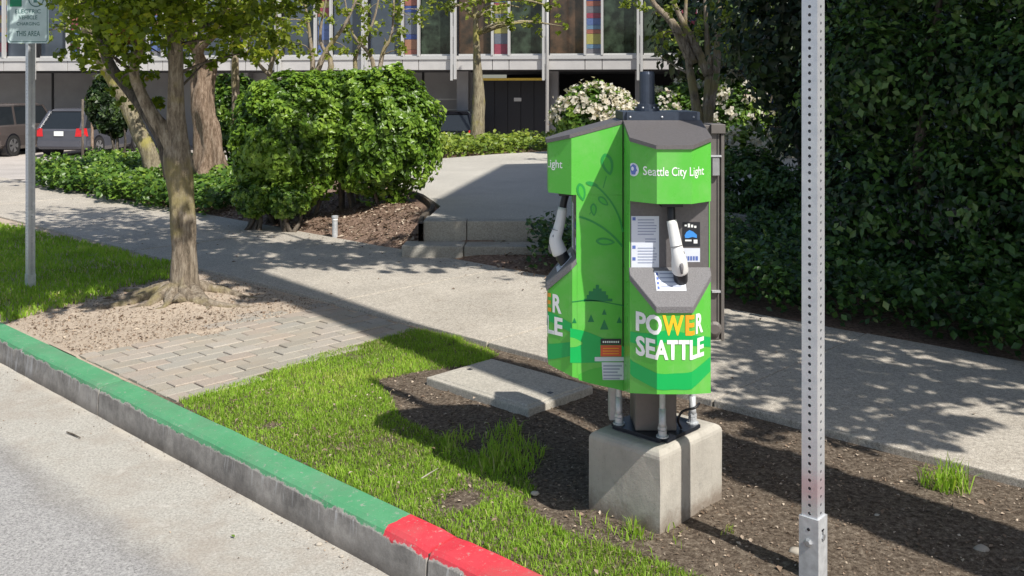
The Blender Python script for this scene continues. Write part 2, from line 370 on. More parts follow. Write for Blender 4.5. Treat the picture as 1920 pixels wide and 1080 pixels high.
def leaves(name, P, Nn, size, mat, parent=None, aspect=.55, jit=.6, fold=.25, rnd=None, kind='stuff', szvar=.35, seed=0):
    """one joined mass of folded leaf blades (4 verts, 2 tris each) at points P facing about Nn"""
    rg = np.random.default_rng(100+seed); P = np.asarray(P, dtype=np.float64); n = len(P)
    Nn = np.asarray(Nn, dtype=np.float64)+rg.normal(0, jit, (n, 3)); Nn /= np.linalg.norm(Nn, axis=1)[:, None]+1e-9
    T = rg.normal(0, 1, (n, 3)); T[:, 2] -= .5; T -= (T*Nn).sum(1)[:, None]*Nn; T /= np.linalg.norm(T, axis=1)[:, None]+1e-9
    S = np.cross(Nn, T); L = (size*(1+rg.uniform(-szvar, szvar, n)))[:, None]
    V = np.empty((n, 4, 3)); V[:, 0] = P-T*L*.5; V[:, 2] = P+T*L*.5
    V[:, 1] = P+S*L*aspect*.5+Nn*L*fold*.5; V[:, 3] = P-S*L*aspect*.5+Nn*L*fold*.5
    base = np.arange(n)[:, None]*4
    Fc = np.concatenate([base+np.array([[0, 1, 2]]), base+np.array([[0, 2, 3]])], 1).reshape(-1, 3)
    r = rg.uniform(0, 1, n) if rnd is None else np.clip(rnd, 0, 1)
    o = mesh(name, V.reshape(-1, 3), Fc, mat, parent, attr=np.repeat(r, 2))
    if kind and parent is not None: o['kind'] = kind
    return o
def shell_pts(ells, n, seed=0, inner=.55, lumps=.18, front=None):
    """points in the outer shells of ellipsoids [(centre, (rx,ry,rz))...] with lumpy radius"""
    rg = np.random.default_rng(500+seed); P = []; Nr = []; R = []
    wts = np.array([e[1][0]*e[1][1]+e[1][0]*e[1][2]+e[1][1]*e[1][2] for e in ells]); wts /= wts.sum()
    for (c, r), wt in zip(ells, wts):
        m = int(n*wt); d = rg.normal(0, 1, (m, 3)); d /= np.linalg.norm(d, axis=1)[:, None]
        if front is not None:
            fl = (d*np.array(front)).sum(1) < -.25; d[fl] *= -1
        lump = np.array([mn.noise(Vector(x)*2.6+Vector((seed*1.3+c[0], 0, 0)))+.5*mn.noise(Vector(x)*6+Vector((seed, c[1], 0))) for x in d.tolist()])
        rad = 1+lumps*lump
        depth = 1-(1-inner)*rg.uniform(0, 1, m)**2.2
        P.append(np.array(c)+d*np.array(r)*(rad*depth)[:, None]); Nr.append(d); R.append(np.clip(.5+.5*lump/(.6)+rg.normal(0, .2, m), 0, 1))
    P = np.concatenate(P); Nr = np.concatenate(Nr); R = np.concatenate(R); Nr[:, 2] += .35
    return P, Nr, R
def clump_pts(cl, per, seed=0):
    """loose sprays of leaves round clump centres [(p, radius)]"""
    rg = np.random.default_rng(900+seed); P = []
    for p, r in cl:
        m = int(per*(r/.4)**2); d = rg.normal(0, 1, (m, 3)); d /= np.linalg.norm(d, axis=1)[:, None]
        sub = rg.normal(0, .55, (max(3, m//14), 3))*r; k_ = rg.integers(0, len(sub), m)
        P.append(np.array(p)+sub[k_]*np.array([1, 1, .6])+d*(rg.uniform(.1, 1, m)**.5*r*.33)[:, None])
    P = np.concatenate(P); Nr = rg.normal(0, .5, P.shape)+np.array([0, 0, .8]); return P, Nr
def shade_src(u, v, h):     # where a bough at height h must hang to throw its shade on that spot of ground
    p = gp(u, v, 0); k_ = h/math.tan(EL); return Vector((p.x+SUNH.x*k_, p.y+SUNH.y*k_, h))

# ================================================================== GROUND AND ROAD
def grid_sheet(name, x0, x1, y0, y1, step, hf, mat, keep=None, kind='structure', parent=None, frame=None, label=None):
    nx = max(1, int(round((x1-x0)/step))); ny = max(1, int(round((y1-y0)/step))); vs = []; idx = {}
    fs = []
    for j in range(ny+1):
        for i in range(nx+1):
            a = x0+(x1-x0)*i/nx; b = y0+(y1-y0)*j/ny
            p = st(a, b) if frame == 'st' else Vector((a, b, 0)); p.z = hf(p.x, p.y, a, b); vs.append(p)
    for j in range(ny):
        for i in range(nx):
            q = (j*(nx+1)+i, j*(nx+1)+i+1, (j+1)*(nx+1)+i+1, (j+1)*(nx+1)+i)
            if keep is None or keep(x0+(x1-x0)*(i+.5)/nx, y0+(y1-y0)*(j+.5)/ny): fs.append(q if frame != 'st' else q[::-1])
    o = mesh(name, vs, fs, mat, parent, True); tag(o, label, kind=kind); return o
g = mesh('ground', [(-250, -250, -1.25), (250, -250, -1.25), (250, 250, -1.25), (-250, 250, -1.25)], [(0, 1, 2, 3)], M['lot']); tag(g, kind='structure')
def road_h(x, y, s, t): return -.15+.012*(1.64-t)*(t < 1.64)+.0
grid_sheet('road', -40, 60, -12, 1.64, 1.0, lambda x, y, s, t: -.15+.015*min(2.5, max(0, 1.64-t)), M['asphalt'], frame='st')
gu = grid_sheet('gutter', -12, 30, 1.64, 2.125, .5, lambda x, y, s, t: -.15, M['gutter'], frame='st')
far_kerb = boxst('far_kerb', -40, 60, -12.2, -12, -.3, 0, M['vault']); tag(far_kerb, kind='structure')
far_walk = boxst('far_sidewalk', -40, 60, -18, -12.21, -.3, -.005, M['sidewalk']); tag(far_walk, kind='structure')

kerb = empty('kerb', st(2.4, 2.17, -.15), kind='structure')
kprof = [(2.112, -.30), (2.104, -.15), (2.112, -.03), (2.119, -.012), (2.134, 0), (2.235, .006), (2.247, -.002), (2.247, -.30)]
js = [-12.6, -10.1, -7.6, -5.1, -2.6, -.1, 2.395, 4.90, 7.4, 9.9, 12.4, 14.9, 17.4, 19.9, 22.4, 24.9]
for i in range(len(js)-1):
    s0, s1 = js[i]+.006, js[i+1]-.006; n_ = 40; vs = []; fs = []; m = len(kprof)
    for a in range(n_+1):
        s = s0+(s1-s0)*a/n_
        for b, (t, z) in enumerate(kprof):
            e = .004*mn.noise(Vector((s*6, b*1.3, 0))) if b < 6 and z > -.2 else 0
            ed = -.006 if a in (0, n_) and 1 < b < 7 else 0
            vs.append(st(s, t+e, z+e*.4+ed))
    for a in range(n_):
        for b in range(m-1): q = a*m+b; fs.append((q, q+1, q+1+m, q+m))
    fs.append(tuple(range(m))[::-1]); fs.append(tuple(range(n_*m, n_*m+m)))
    mesh('kerb_segment', vs, fs, M['kerb'], kerb)
bm = bmesh.new(); bbox(bm, st(6, 2.18, -.1), A, B, ZZ, 18.5, .06, .08); finish(bm, 'kerb_joint_fill', M['joint'], kerb)

# sidewalk slabs
walk = empty('sidewalk', st(4, 4.87, 0), kind='structure')
T0, T1 = 4.01, 5.73
for i in range(-8, 18):
    s0 = 4.02+i*1.52; boxst('slab', s0+.005, s0+1.515, T0, T1, -.12, .02+.002*math.sin(i*2.3), M['sidewalk'], walk, bevel=.006)
boxst('slab_bedding', -9, 32, T0+.02, T1-.02, -.2, .004, M['joint'], walk)

# planting strip soil
vault_c = gp(965, 728, .05)
def soil_h(x, y, s, t):
    z = .010*mn.noise(Vector((x*3, y*3, 0)))+.007*mn.noise(Vector((x*11, y*11, 3)))+.004*mn.noise(Vector((x*30, y*30, 5)))
    e = min(1, (t-2.24)/.12, (4.01-t)/.12); z *= max(0, e); z -= .012
    if s < 4.4:
        d = math.hypot(x-.52, y-3.5); z += .004*math.exp(-(d/.42)**2)*max(0, e)
        z += .02*max(0, min(1, (3.1-s)/1.5))*max(0, e)
    d = math.hypot(x+2.31, y-6.85); z += .06*math.exp(-(d/.36)**2)*max(0, e)+.01*math.exp(-(d/1.1)**2)*max(0, e)
    if 4.2 < s < 5.9: z = z*.25+.001
    if s > 4.3: z = max(z, -.008)+.006
    if 4.28 < s < 5.5: z = min(z, -.0035)
    d = math.hypot(x+.0, y-4.8); z += .018*math.exp(-(d/.55)**4)
    return z
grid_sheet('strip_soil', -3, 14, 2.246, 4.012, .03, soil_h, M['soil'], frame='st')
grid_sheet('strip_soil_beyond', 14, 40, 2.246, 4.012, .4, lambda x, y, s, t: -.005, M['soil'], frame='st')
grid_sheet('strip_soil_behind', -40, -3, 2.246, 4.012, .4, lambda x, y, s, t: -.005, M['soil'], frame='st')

# pavers: running bond, long side across the strip
pav = empty('paving', st(5.1, 3.1, 0), kind='structure')
pmesh = None; rows = 15; c0 = 0
GE = sorted((to_st(gp(u, v))[::-1] for u, v in ((334, 753), (420, 728), (500, 702), (600, 665), (700, 640), (775, 618)))); GT = [g_[0] for g_ in GE]; GS = [g_[1] for g_ in GE]
for r_ in range(rows):
    s = 4.33+r_*.1035
    t = 2.262+(-.1 if r_ % 2 else 0)
    while t < 3.93:
        a, b = max(t, 2.262), min(t+.197, 3.99)
        dirt_edge = 5.52+.14*math.sin(r_*1.3+t*5)+(.22 if t > 3.0 else 0)
        if b-a > .05 and s < dirt_edge and s+.03 > np.interp((a+b)/2, GT, GS):
            full = abs((b-a)-.197) < .001
            if full and pmesh is None:
                bm = bmesh.new(); bbox(bm, (0, 0, -.03), A, B, ZZ, .0487, .0957, .03); 
                bmesh.ops.bevel(bm, geom=[e for e in bm.edges if all(v.co.z > -.01 for v in e.verts)], offset=.004, segments=1, affect='EDGES')
                pmesh = bpy.data.meshes.new('paver'); bm.to_mesh(pmesh); bm.free(); pmesh.materials.append(M['paver'])
            zz = .0065+random.uniform(-.0035, .0035)
            if full: o = bpy.data.objects.new('paver', pmesh); COL.objects.link(o)
            else:
                bm = bmesh.new(); bbox(bm, (0, 0, -.03), A, B, ZZ, .0487, (b-a)/2-.0025, .03); me = bpy.data.meshes.new('paver'); bm.to_mesh(me); bm.free(); me.materials.append(M['paver'])
                o = bpy.data.objects.new('paver', me); COL.objects.link(o)
            o.parent = pav; o.location = st(s+random.uniform(-.001, .001), (a+b)/2, zz)-pav.location
            o.rotation_euler = (random.uniform(-.012, .012), random.uniform(-.012, .012), random.uniform(-.01, .01))
        t += .2

# ground beyond the sidewalk
LOTY = -.8
def land(x, y):
    s, t = x*A.x+y*A.y, x*B.x+y*B.y
    k_ = min(1, max(0, (y-15)/15)); k_ = k_*k_*(3-2*k_); return LOTY*k_
EDG = [(-.83, 8.9), (-.80, 9.4), (-.80, 9.8), (-.92, 10.3), (-1.08, 10.9), (-1.28, 11.4), (-1.5, 11.8), (-1.9, 12.7), (-2.28, 13.6), (-2.5, 14.6), (-2.7, 15.6)]
def bed_h(x, y, s, t):
    z = land(x, y)
    if -5 < x < 0 and 8 < y < 18:
        d = min(math.hypot(x-a, y-b) for a, b in EDG); z += .22*math.exp(-(d/.75)**2)*min(1, max(0, (y-8.35)/.4))*min(1, max(0, (t-5.73)/.45))
    rise = min(1, max(0, (t-5.73)/1.0))
    # mulch mound below the big bush; rises to meet the plaza
    z += rise*.16*math.exp(-((x+2.4)/1.9)**2-((y-10.6)/1.6)**2)*.8+rise*.04
    z += .02*mn.noise(Vector((x*2.5, y*2.5, 1)))*rise+.008*mn.noise(Vector((x*9, y*9, 1)))
    z += .035*math.exp(-((x+.2)/.9)**2-((y-8.35)/.35)**2)*rise**.3
    return min(z, .265)
def is_lot(a, b):
    p = st(a, b); u = 960+F*p.x/p.y if p.y > 1 else 0
    return False
def keep_bed(a, b):
    p = st(a, b); x, y = p.x, p.y
    return not inpoly([x], [y], LOTPOLY)[0]
LOTPOLY = [tuple(gp(u, v)[:2]) for u, v in ((-700, 322), (20, 345), (90, 335), (225, 300), (400, 292), (700, 285))]+[(-3, 60), (-60, 60)]
LOTPOLY = [(-40, 34), tuple(st(11.2, 5.74)[:2]), (-7.3, 15.2), (-7.9, 17.5), (-8.3, 21.0), (-6.0, 24.2), (2, 25), (8, 26), (8, 60), (-60, 60)]
LOTPOLY[0] = tuple(st(45, 5.74)[:2])
grid_sheet('planting_bed_soil', -6, 20, 5.73, 26, .16, bed_h, M['mulch'], frame='st', keep=keep_bed)
grid_sheet('car_park', -60, 14, 8, 62, 1.0, lambda x, y, a, b: land(x, y)+.0-(.02 if y > 14 else .02), M['lot'], keep=lambda a, b: inpoly([a], [b], LOTPOLY)[0] or b > 24)
# plaza slab, steps, edging
pl = [(-.78, 8.86), (-.72, 9.8), (-1.0, 10.9), (-1.42, 11.8), (-2.2, 13.6), (-2.6, 15.6), (-1.35, 16.0), (-.3, 17.2), (.7, 18.0), (3.0, 18.6), (7, 18.8), (7, 10.4), (3.2, 9.2), (1.6, 8.95)]
bm = bmesh.new(); lo = [bm.verts.new((x, y, -1)) for x, y in pl]; hi = [bm.verts.new((x, y, .3)) for x, y in pl]
bm.faces.new(hi); bm.faces.new(lo[::-1])
for i in range(len(pl)): j = (i+1) % len(pl); bm.faces.new((lo[i], lo[j], hi[j], hi[i]))
o = finish(bm, 'plaza', M['plaza']); tag(o, kind='structure')
ed = curve([(-.82, 8.70, .27), (-.83, 9.0, .30), (-.80, 9.8, .31), (-1.08, 10.9, .31), (-1.5, 11.8, .31), (-2.28, 13.6, .31), (-2.7, 15.6, .31)], 30)
bm = bmesh.new(); prev = None
for i, p in enumerate(ed):
    d = (ed[min(i+1, 30)]-ed[max(i-1, 0)]).normalized(); nn = Vector((-d.y, d.x, 0))
    ring = [bm.verts.new(p+nn*a+Vector((0, 0, b))) for a, b in ((-.02, -.5), (-.02, .012), (.02, .012), (.02, -.5))]
    if prev:
        for q in range(3): bm.faces.new((prev[q], prev[q+1], ring[q+1], ring[q]))
    prev = ring
o = finish(bm, 'plaza_edging', M['bark_dark']); tag(o, 'dark timber edging curving between mulch bed and gravelly plaza', 'edging')
stp = empty('entry_steps', (0, 8.6, .1), 'two low concrete steps leading from sidewalk up to plaza', 'steps')
def steppc(x0, x1, y0, y1, z0, z1, ang=0):
    bm = bmesh.new(); d = Vector((math.cos(ang), math.sin(ang), 0)); nn = Vector((-d.y, d.x, 0))
    bbox(bm, ((x0+x1)/2, (y0+y1)/2, (z0+z1)/2), d, nn, ZZ, (x1-x0)/2, (y1-y0)/2, (z1-z0)/2)
    return finish(bm, 'step_block', M['step'], stp, bevel=.014)
steppc(-.80, -.41, 8.74, 9.10, -.1, .298); steppc(-.405, .62, 8.74, 9.10, -.1, .298); steppc(.635, 1.7, 8.74, 9.1, -.1, .298)
steppc(-.96, -.42, 8.46, 8.735, -.15, .120, -.04); steppc(-.413, .55, 8.44, 8.735, -.15, .117, -.04)

# ================================================================== GRASS
def px_poly(pts): return [tuple(gp(u, v)[:2]) for u, v in pts]
def grass(name, poly, dens, hgt, wid, mat, edge=.06, seed=0, holes=(), patch=.5, label=None, keep=None):
    rg = np.random.default_rng(seed); P = np.array(poly); x0, y0 = P.min(0); x1, y1 = P.max(0)
    n = int((x1-x0)*(y1-y0)*dens); x = rg.uniform(x0, x1, n); y = rg.uniform(y0, y1, n)
    nx = n2(x, y, 5, seed)*edge+n2(x, y, 17, seed+3)*edge*.6; ny = n2(x, y, 5, seed+9)*edge+n2(y, x, 17, seed+4)*edge*.6
    m = inpoly(x+nx, y+ny, poly); t_ = x*B.x+y*B.y; m &= (t_ > 2.25) & (t_ < 4.008)
    for h in holes: m &= ~inpoly(x+nx, y+ny, h)
    pt = n2(x, y, 2.6, seed+20)+.6*n2(x, y, 8, seed+21); m &= (pt > -patch-.35*rg.uniform(0, 1, n))
    x, y, pt = x[m], y[m], pt[m]; n = len(x)
    z = np.array([soil_h(a, b, a*A.x+b*A.y, a*B.x+b*B.y) for a, b in zip(x, y)])
    ang = rg.uniform(0, 2*PI, n); ln = hgt*rg.uniform(.55, 1.35, n)*(1+.35*np.clip(pt, -1, 1)); lean = rg.uniform(.1, .95, n)
    dx, dy = np.cos(ang), np.sin(ang); a2 = rg.uniform(0, 2*PI, n); w_ = wid*rg.uniform(.7, 1.3, n)
    wx, wy = np.cos(a2)*w_, np.sin(a2)*w_
    b = np.stack([x, y, z-.004], 1); mid = b+np.stack([dx*lean*ln*.35, dy*lean*ln*.35, ln*.6], 1); tip = b+np.stack([dx*lean*ln, dy*lean*ln, ln*(1.05-.5*lean)], 1)
    wv = np.stack([wx, wy, 0*wx], 1); V = np.stack([b-wv, b+wv, mid+wv*.8, mid-wv*.8, tip], 1).reshape(-1, 3)
    ba = np.arange(n)[:, None]*5; Fc = np.concatenate([ba+np.array([[0, 1, 2]]), ba+np.array([[0, 2, 3]]), ba+np.array([[3, 2, 4]])], 1).reshape(-1, 3)
    pt2 = n2(x, y, 1.3, seed+40)+.5*n2(x, y, 4, seed+41); r = np.clip(.45+.22*pt+.45*pt2+rg.normal(0, .2, n), 0, .95); r[rg.uniform(0, 1, n) < .05+.10*np.clip(-pt2, 0, 1)] = 1
    o = mesh(name, V, Fc, mat, attr=np.repeat(r, 3)); tag(o, label, kind='stuff'); return o
lawn = px_poly([(334, 753), (420, 728), (500, 702), (600, 665), (700, 640), (775, 618), (850, 632), (938, 662), (900, 684), (800, 692), (712, 712), (735, 755), (775, 795), (880, 845), (985, 880), (1005, 915), (985, 955), (1040, 985), (1110, 1015), (1230, 1060), (1350, 1110), (1300, 1300), (900, 1300), (1000, 1082), (880, 1020), (765, 966), (560, 868), (420, 798)])
hole = px_poly([(820, 742), (900, 760), (1000, 800), (1010, 830), (930, 832), (850, 815), (790, 780)])
grass('grass', lawn, 22000, .027, .0018, M['grass'], .025, 3, (hole,), .42, 'bright green grass on the strip between kerb and charger')
tuft = [tuple((Vector((c[0], c[1], 0)))[:2]) for c in []]
grass('grass_fringe', px_poly([(850, 800), (960, 800), (1020, 850), (1010, 890), (900, 880), (830, 850)]), 6000, .06, .0022, M['grass'], .08, 8, (), .1, 'longer grass in shadow left of concrete footing')
lawn2 = px_poly([(-900, 300), (0, 421), (120, 445), (318, 496), (318, 522), (250, 540), (150, 570), (60, 588), (0, 606), (-300, 680), (-900, 800)])
grass('lawn', lawn2, 3600, .05, .004, M['grass'], .08, 5, (), .75, 'shaded lawn round the left signpost')
grass('grass_sprouts', px_poly([(1040, 960), (1100, 985), (1380, 990), (1420, 1030), (1300, 1080), (1120, 1030)]), 1400, .04, .0022, M['grass'], .1, 15, (), -.05, 'scattered grass sprouts in soil before the footing')
def tuftobj(u, v, r, n, h, label, seed):
    c = gp(u, v); poly = [(c.x+r*math.cos(a), c.y+r*math.sin(a)) for a in np.linspace(0, 2*PI, 12, endpoint=False)]
    o = grass('grass_tuft', poly, n, h, .0026, M['grass'], .04, seed, (), 2, label); del o['kind']; tag(o, label, 'grass tuft'); return o
tuftobj(1768, 915, .085, 7500, .10, 'bright grass tuft alone in the soil beside the sidewalk edge', 31)
tuftobj(1362, 1000, .04, 3500, .04, 'tiny pale weed in soil right of the footing', 32)
tuftobj(1180, 1005, .05, 5000, .05, 'small grass tuft at the front foot of the footing', 33)

# loose chips and stones on soil
def scatter(name, poly, n, size, mat, seed, hf, label, zoff=.004, aspect=.6, flat=.35, bias=None):
    rg = np.random.default_rng(seed); P = np.array(poly); x0, y0 = P.min(0); x1, y1 = P.max(0)
    x = rg.uniform(x0, x1, n*3); y = rg.uniform(y0, y1, n*3); m = inpoly(x, y, poly); x = x[m][:n]; y = y[m][:n]
    if name == 'mulch_chips': q_ = (x*B.x+y*B.y) > 5.78; x, y = x[q_], y[q_]
    z = np.array([hf(a, b, a*A.x+b*A.y, a*B.x+b*B.y) for a, b in zip(x, y)])+zoff
    nn = np.tile([0, 0, 1.], (len(x), 1)); sz = size*np.random.default_rng(seed+1).lognormal(0, .5, len(x))
    o = leaves(name, np.stack([x, y, z], 1), nn, sz, mat, aspect=aspect, jit=flat, fold=.3, seed=seed); tag(o, label, kind='stuff'); return o
strip = [tuple(st(s, t)[:2]) for s, t in ((-2, 2.3), (4.4, 2.3), (4.4, 3.98), (-2, 3.98))]
dirt = [tuple(st(s, t)[:2]) for s, t in ((5.35, 2.27), (7.4, 2.27), (7.4, 3.98), (5.35, 3.98))]
scatter('soil_chips', strip, 22000, .0065, M['chip'], 41, soil_h, 'wood chips and crumbs on the brown soil')
scatter('dirt_litter', dirt, 13000, .0085, M['chip'], 42, soil_h, 'dry shredded bark litter round the street tree')
bedp = [(-4.5, 8), (-.8, 8.3), (-.8, 9.5), (-1.5, 12), (-5, 14), (-7, 13)]
scatter('mulch_chips', [tuple(st(7.0, 5.74)[:2]), (-.6, 8.5), (-.85, 9.6), (-1.5, 11.8), (-5, 13), (-6, 11)], 20000, .02, M['chip'], 43, bed_h, 'reddish bark mulch under the round bush')
def pebble(c, r, label=None, seed=0, name='stone', mat=None, zs=.6, sub=2, group=None, cat='stone'):
    bm = bmesh.new(); bmesh.ops.create_icosphere(bm, subdivisions=sub, radius=1)
    for v in bm.verts:
        v.co *= 1+.28*mn.noise(v.co*1.7+Vector((seed*3.7, 0, 0))); v.co.x *= r*1.2; v.co.y *= r; v.co.z *= r*zs; v.co += Vector(c)
    o = finish(bm, name, mat or M['stone'], smooth=True); tag(o, label, cat, group); return o
pebble(gp(1645, 969)+Vector((0, 0, .004)), .010, 'pale stone in the shaded soil right of the signpost', 1)
pebble(gp(1600, 972)+Vector((0, 0, .004)), .008, 'smaller pale stone just left of another in shaded soil', 2)
pebble(gp(1492, 1040)+Vector((0, 0, .012)), .02, 'chalky lump leaning on left foot of near signpost', 3)
pebble(gp(1840, 1035)+Vector((0, 0, .01)), .02, 'pale stone in soil near the right edge', 4)
pebble(gp(598, 1022, -.15)+Vector((0, 0, .004)), .011, 'pale pebble lying in the gutter', 5)
pebble(gp(640, 1045, -.15)+Vector((0, 0, .004)), .007, 'smallest pale pebble lying in the gutter', 6)
pebble(gp(1003, 930)+Vector((0, 0, .01)), .014, 'pale pebble at the grass edge by the footing', 7)
sv, sf = tube_geo([gp(125, 812, -.148)+Vector((0, 0, .006)), gp(138, 817, -.148)+Vector((0, 0, .006)), gp(151, 823, -.148)+Vector((0, 0, .006))], [.003, .004, .002], 6)
tag(mesh('twig', sv, sf, M['bark_dark']), 'short dark twig lying in the gutter', 'twig')
sv, sf = tube_geo([gp(790, 922)+Vector((0, 0, .05)), gp(805, 915)+Vector((0, 0, .055)), gp(822, 902)+Vector((0, 0, .05))], [.002, .0025, .001], 6)
tag(mesh('twig', sv, sf, M['stone']), 'thin pale twig resting on the grass', 'twig')
c = gp(437, 1008, -.148); o = leaves('fallen_leaf', [tuple(c+Vector((0, 0, .006)))], [(0, 0, 1)], .028, M['ivy'], jit=.1, seed=3); tag(o, 'small green leaf fallen on the gutter', 'leaf')

def litter(name, pts, seed, mat, size, z0, label):
    rg = np.random.default_rng(seed); P = []
    for (s0, s1, t0, t1, n) in pts:
        for _ in range(n): p = st(rg.uniform(s0, s1), rg.uniform(t0, t1), z0); P.append(tuple(p))
    o = leaves(name, P, [(0, 0, 1)]*len(P), size, M[mat], jit=.25, fold=.35, szvar=.5, seed=seed); tag(o, label, kind='stuff'); return o
litter('fallen_leaves', [(0, 9, 4.1, 5.7, 60), (7, 14, 4.0, 5.7, 90), (4, 8.5, 5.2, 5.72, 90)], 301, 'chip', .022, .027, 'small dry leaves and bits scattered on the sidewalk')
litter('gutter_grit', [(1, 9, 2.02, 2.10, 260), (1, 9, 1.7, 2.0, 60)], 302, 'chip', .009, -.146, 'grit and crumbs collected along the gutter')
litter('grass_litter', [(1.8, 4.3, 2.3, 3.4, 90), (2.3, 4.2, 2.26, 2.5, 50)], 303, 'chip', .018, .03, 'dry leaf bits caught in the bright grass')
# ================================================================== UTILITY VAULT COVER
vc = empty('utility_vault', (-.018, 4.84, -.02), 'flat pale concrete utility vault cover in the soil', 'vault cover')
s_, t_ = to_st(vc.location)
boxst('vault_frame', s_-.352, s_+.352, t_-.235, t_+.235, -.06, .043, M['vault'], vc, .008)
boxst('vault_lid', s_-.325, s_+.325, t_-.208, t_+.208, .03, .048, M['vault'], vc, .004)
boxst('lift_slot', s_-.29, s_-.265, t_-.012, t_+.012, .044, .0492, M['black'], vc)
boxst('lift_slot', s_+.265, s_+.29, t_-.012, t_+.012, .044, .0492, M['black'], vc)
boxst('name_recess', s_-.07, s_+.07, t_-.03, t_+.03, .044, .0487, M['step'], vc)

# ================================================================== CONCRETE FOOTING
fc = Vector((.497, 3.265, 0))+A*.153+B*.196
bm = bmesh.new(); bbox(bm, fc+Vector((0, 0, .07)), A, B, ZZ, .153, .196, .215)
tope = [e for e in bm.edges if all(v.co.z > .1 for v in e.verts)]; vert = [e for e in bm.edges if abs(e.verts[0].co.z-e.verts[1].co.z) > .2]
bmesh.ops.bevel(bm, geom=tope, offset=.028, segments=4, affect='EDGES', profile=.5)
bmesh.ops.subdivide_edges(bm, edges=bm.edges, cuts=3, use_grid_fill=True)
for v in bm.verts: v.co += Vector((1, 1, 1))*.0022*mn.noise(v.co*9)+Vector((1, -1, 0))*.0015*mn.noise(v.co*31)
ft = finish(bm, 'concrete_footing', M['footing'], smooth=False); tag(ft, 'squared concrete block with rounded edges under the green charger', 'footing')

# ================================================================== CHARGING STATION
CX, CY = .52, 3.5; HW = .133
cs = empty('charging_station', (CX, CY, .285), 'green wrapped twin electric car charger with grey hoods on concrete block', 'charging station')
ca = st(0, 0)
def rbox(name, c, hs, ht, hz, mat, parent, bevel=0):
    bm = bmesh.new(); bbox(bm, c, A, B, ZZ, hs, ht, hz)
    if bevel:
        bmesh.ops.bevel(bm, geom=[e for e in bm.edges if abs((e.verts[0].co-e.verts[1].co).z) > hz], offset=bevel, segments=4, affect='EDGES')
    return finish(bm, name, mat, parent)
pc_ = Vector((.518, 3.497, 0))
rbox('base_plate', pc_+Vector((0, 0, .296)), .122, .122, .006, M['plategray'], cs, .02)
rbox('base_plate_trim', pc_+Vector((0, 0, .2885)), .116, .116, .0025, M['casing'], cs, .02)
box('column_foot', CX-.085, CX+.06, CY-.08, CY+.08, .302, .46, M['brownmetal'], cs, .003)
box('column', CX-HW, CX+HW, CY-HW, CY+HW, .46, 1.388, M['casing'], cs, .003)
for k_ in range(4):
    sx, sy = ((-1, -1), (1, -1), (-1, 1), (1, 1))[k_]; p = pc_+A*.094*sx+B*.094*sy
    ab = tube('anchor_bolt', [p+Vector((0, 0, z)) for z in (.302, .307, .307, .325, .327, .50)], [.022, .022, .015, .015, .0105, .0105], M['galv'], cs, 12, smooth=False)
    tube('anchor_nut', [p+Vector((0, 0, z)) for z in (.328, .338)], [.016, .016], M['galv'], ab, 6, smooth=False)
    if k_ != 3: tube('anchor_sleeve', [p+Vector((0, 0, z)) for z in (.337, .352, .40)], [.0145, .0125, .0122], M['galv'], ab, 12)
box('conduit_box', .352, .383, 3.50, 3.56, .31, .47, M['galv_dull'], cs, .003)
cabp = curve([(.60, 3.44, .305), (.585, 3.42, .34), (.60, 3.41, .375), (.64, 3.40, .39), (.66, 3.42, .40)], 14)
tube('ground_cable', cabp, .0045, M['black'], cs, 8)
# cap and mast
bm = bmesh.new(); bbox(bm, (CX, CY, 1.4085), XX, YY, ZZ, .134, .134, .019)
bmesh.ops.bevel(bm, geom=[e for e in bm.edges if abs((e.verts[0].co-e.verts[1].co).z) > .01], offset=.012, segments=2, affect='EDGES'); finish(bm, 'top_cap', M['capdark'], cs)
box('cap_skirt', CX-.128, CX+.128, CY-.128, CY+.128, 1.389, 1.3895, M['casing'], cs)
mast = tube('mast', [(.487, 3.5, z) for z in (1.4275, 1.437, 1.437, 1.452, 1.454, 1.56, 1.57)], [.045, .045, .036, .036, .0275, .0275, .024], M['capdark'], cs, 20, smooth=False)
for q in range(6):
    a = q*PI/3; tube('flange_bolt', [(.487+.040*math.cos(a), 3.5+.040*math.sin(a), z) for z in (1.437, 1.443)], [.004, .004], M['galv'], mast, 6)
# enclosure box on the right side
eb = box('meter_enclosure', .655, .772, 3.60, 3.76, .575, 1.372, M['brownmetal'], cs, .003)
box('enclosure_seam', .7600, .7625, 3.598, 3.5995, .59, 1.365, M['black'], eb)
box('enclosure_edge', .773, .786, 3.592, 3.70, .575, 1.34, M['brownmetal'], eb, .002)
box('enclosure_lid', .735, .789, 3.585, 3.72, 1.341, 1.376, M['brownmetal'], eb, .002)
box('latch', .737, .766, 3.578, 3.597, 1.185, 1.255, M['galv_dull'], eb, .003)
box('latch_tab', .730, .772, 3.575, 3.597, 1.256, 1.262, M['galv'], eb)
box('lower_latch', .738, .77, 3.58, 3.597, .755, .762, M['galv'], eb)
tube('conduit_hub', [(.748, 3.597, .62), (.748, 3.585, .62), (.748, 3.58, .62)], [.028, .028, .018], M['brownmetal'], eb, 14, smooth=False)
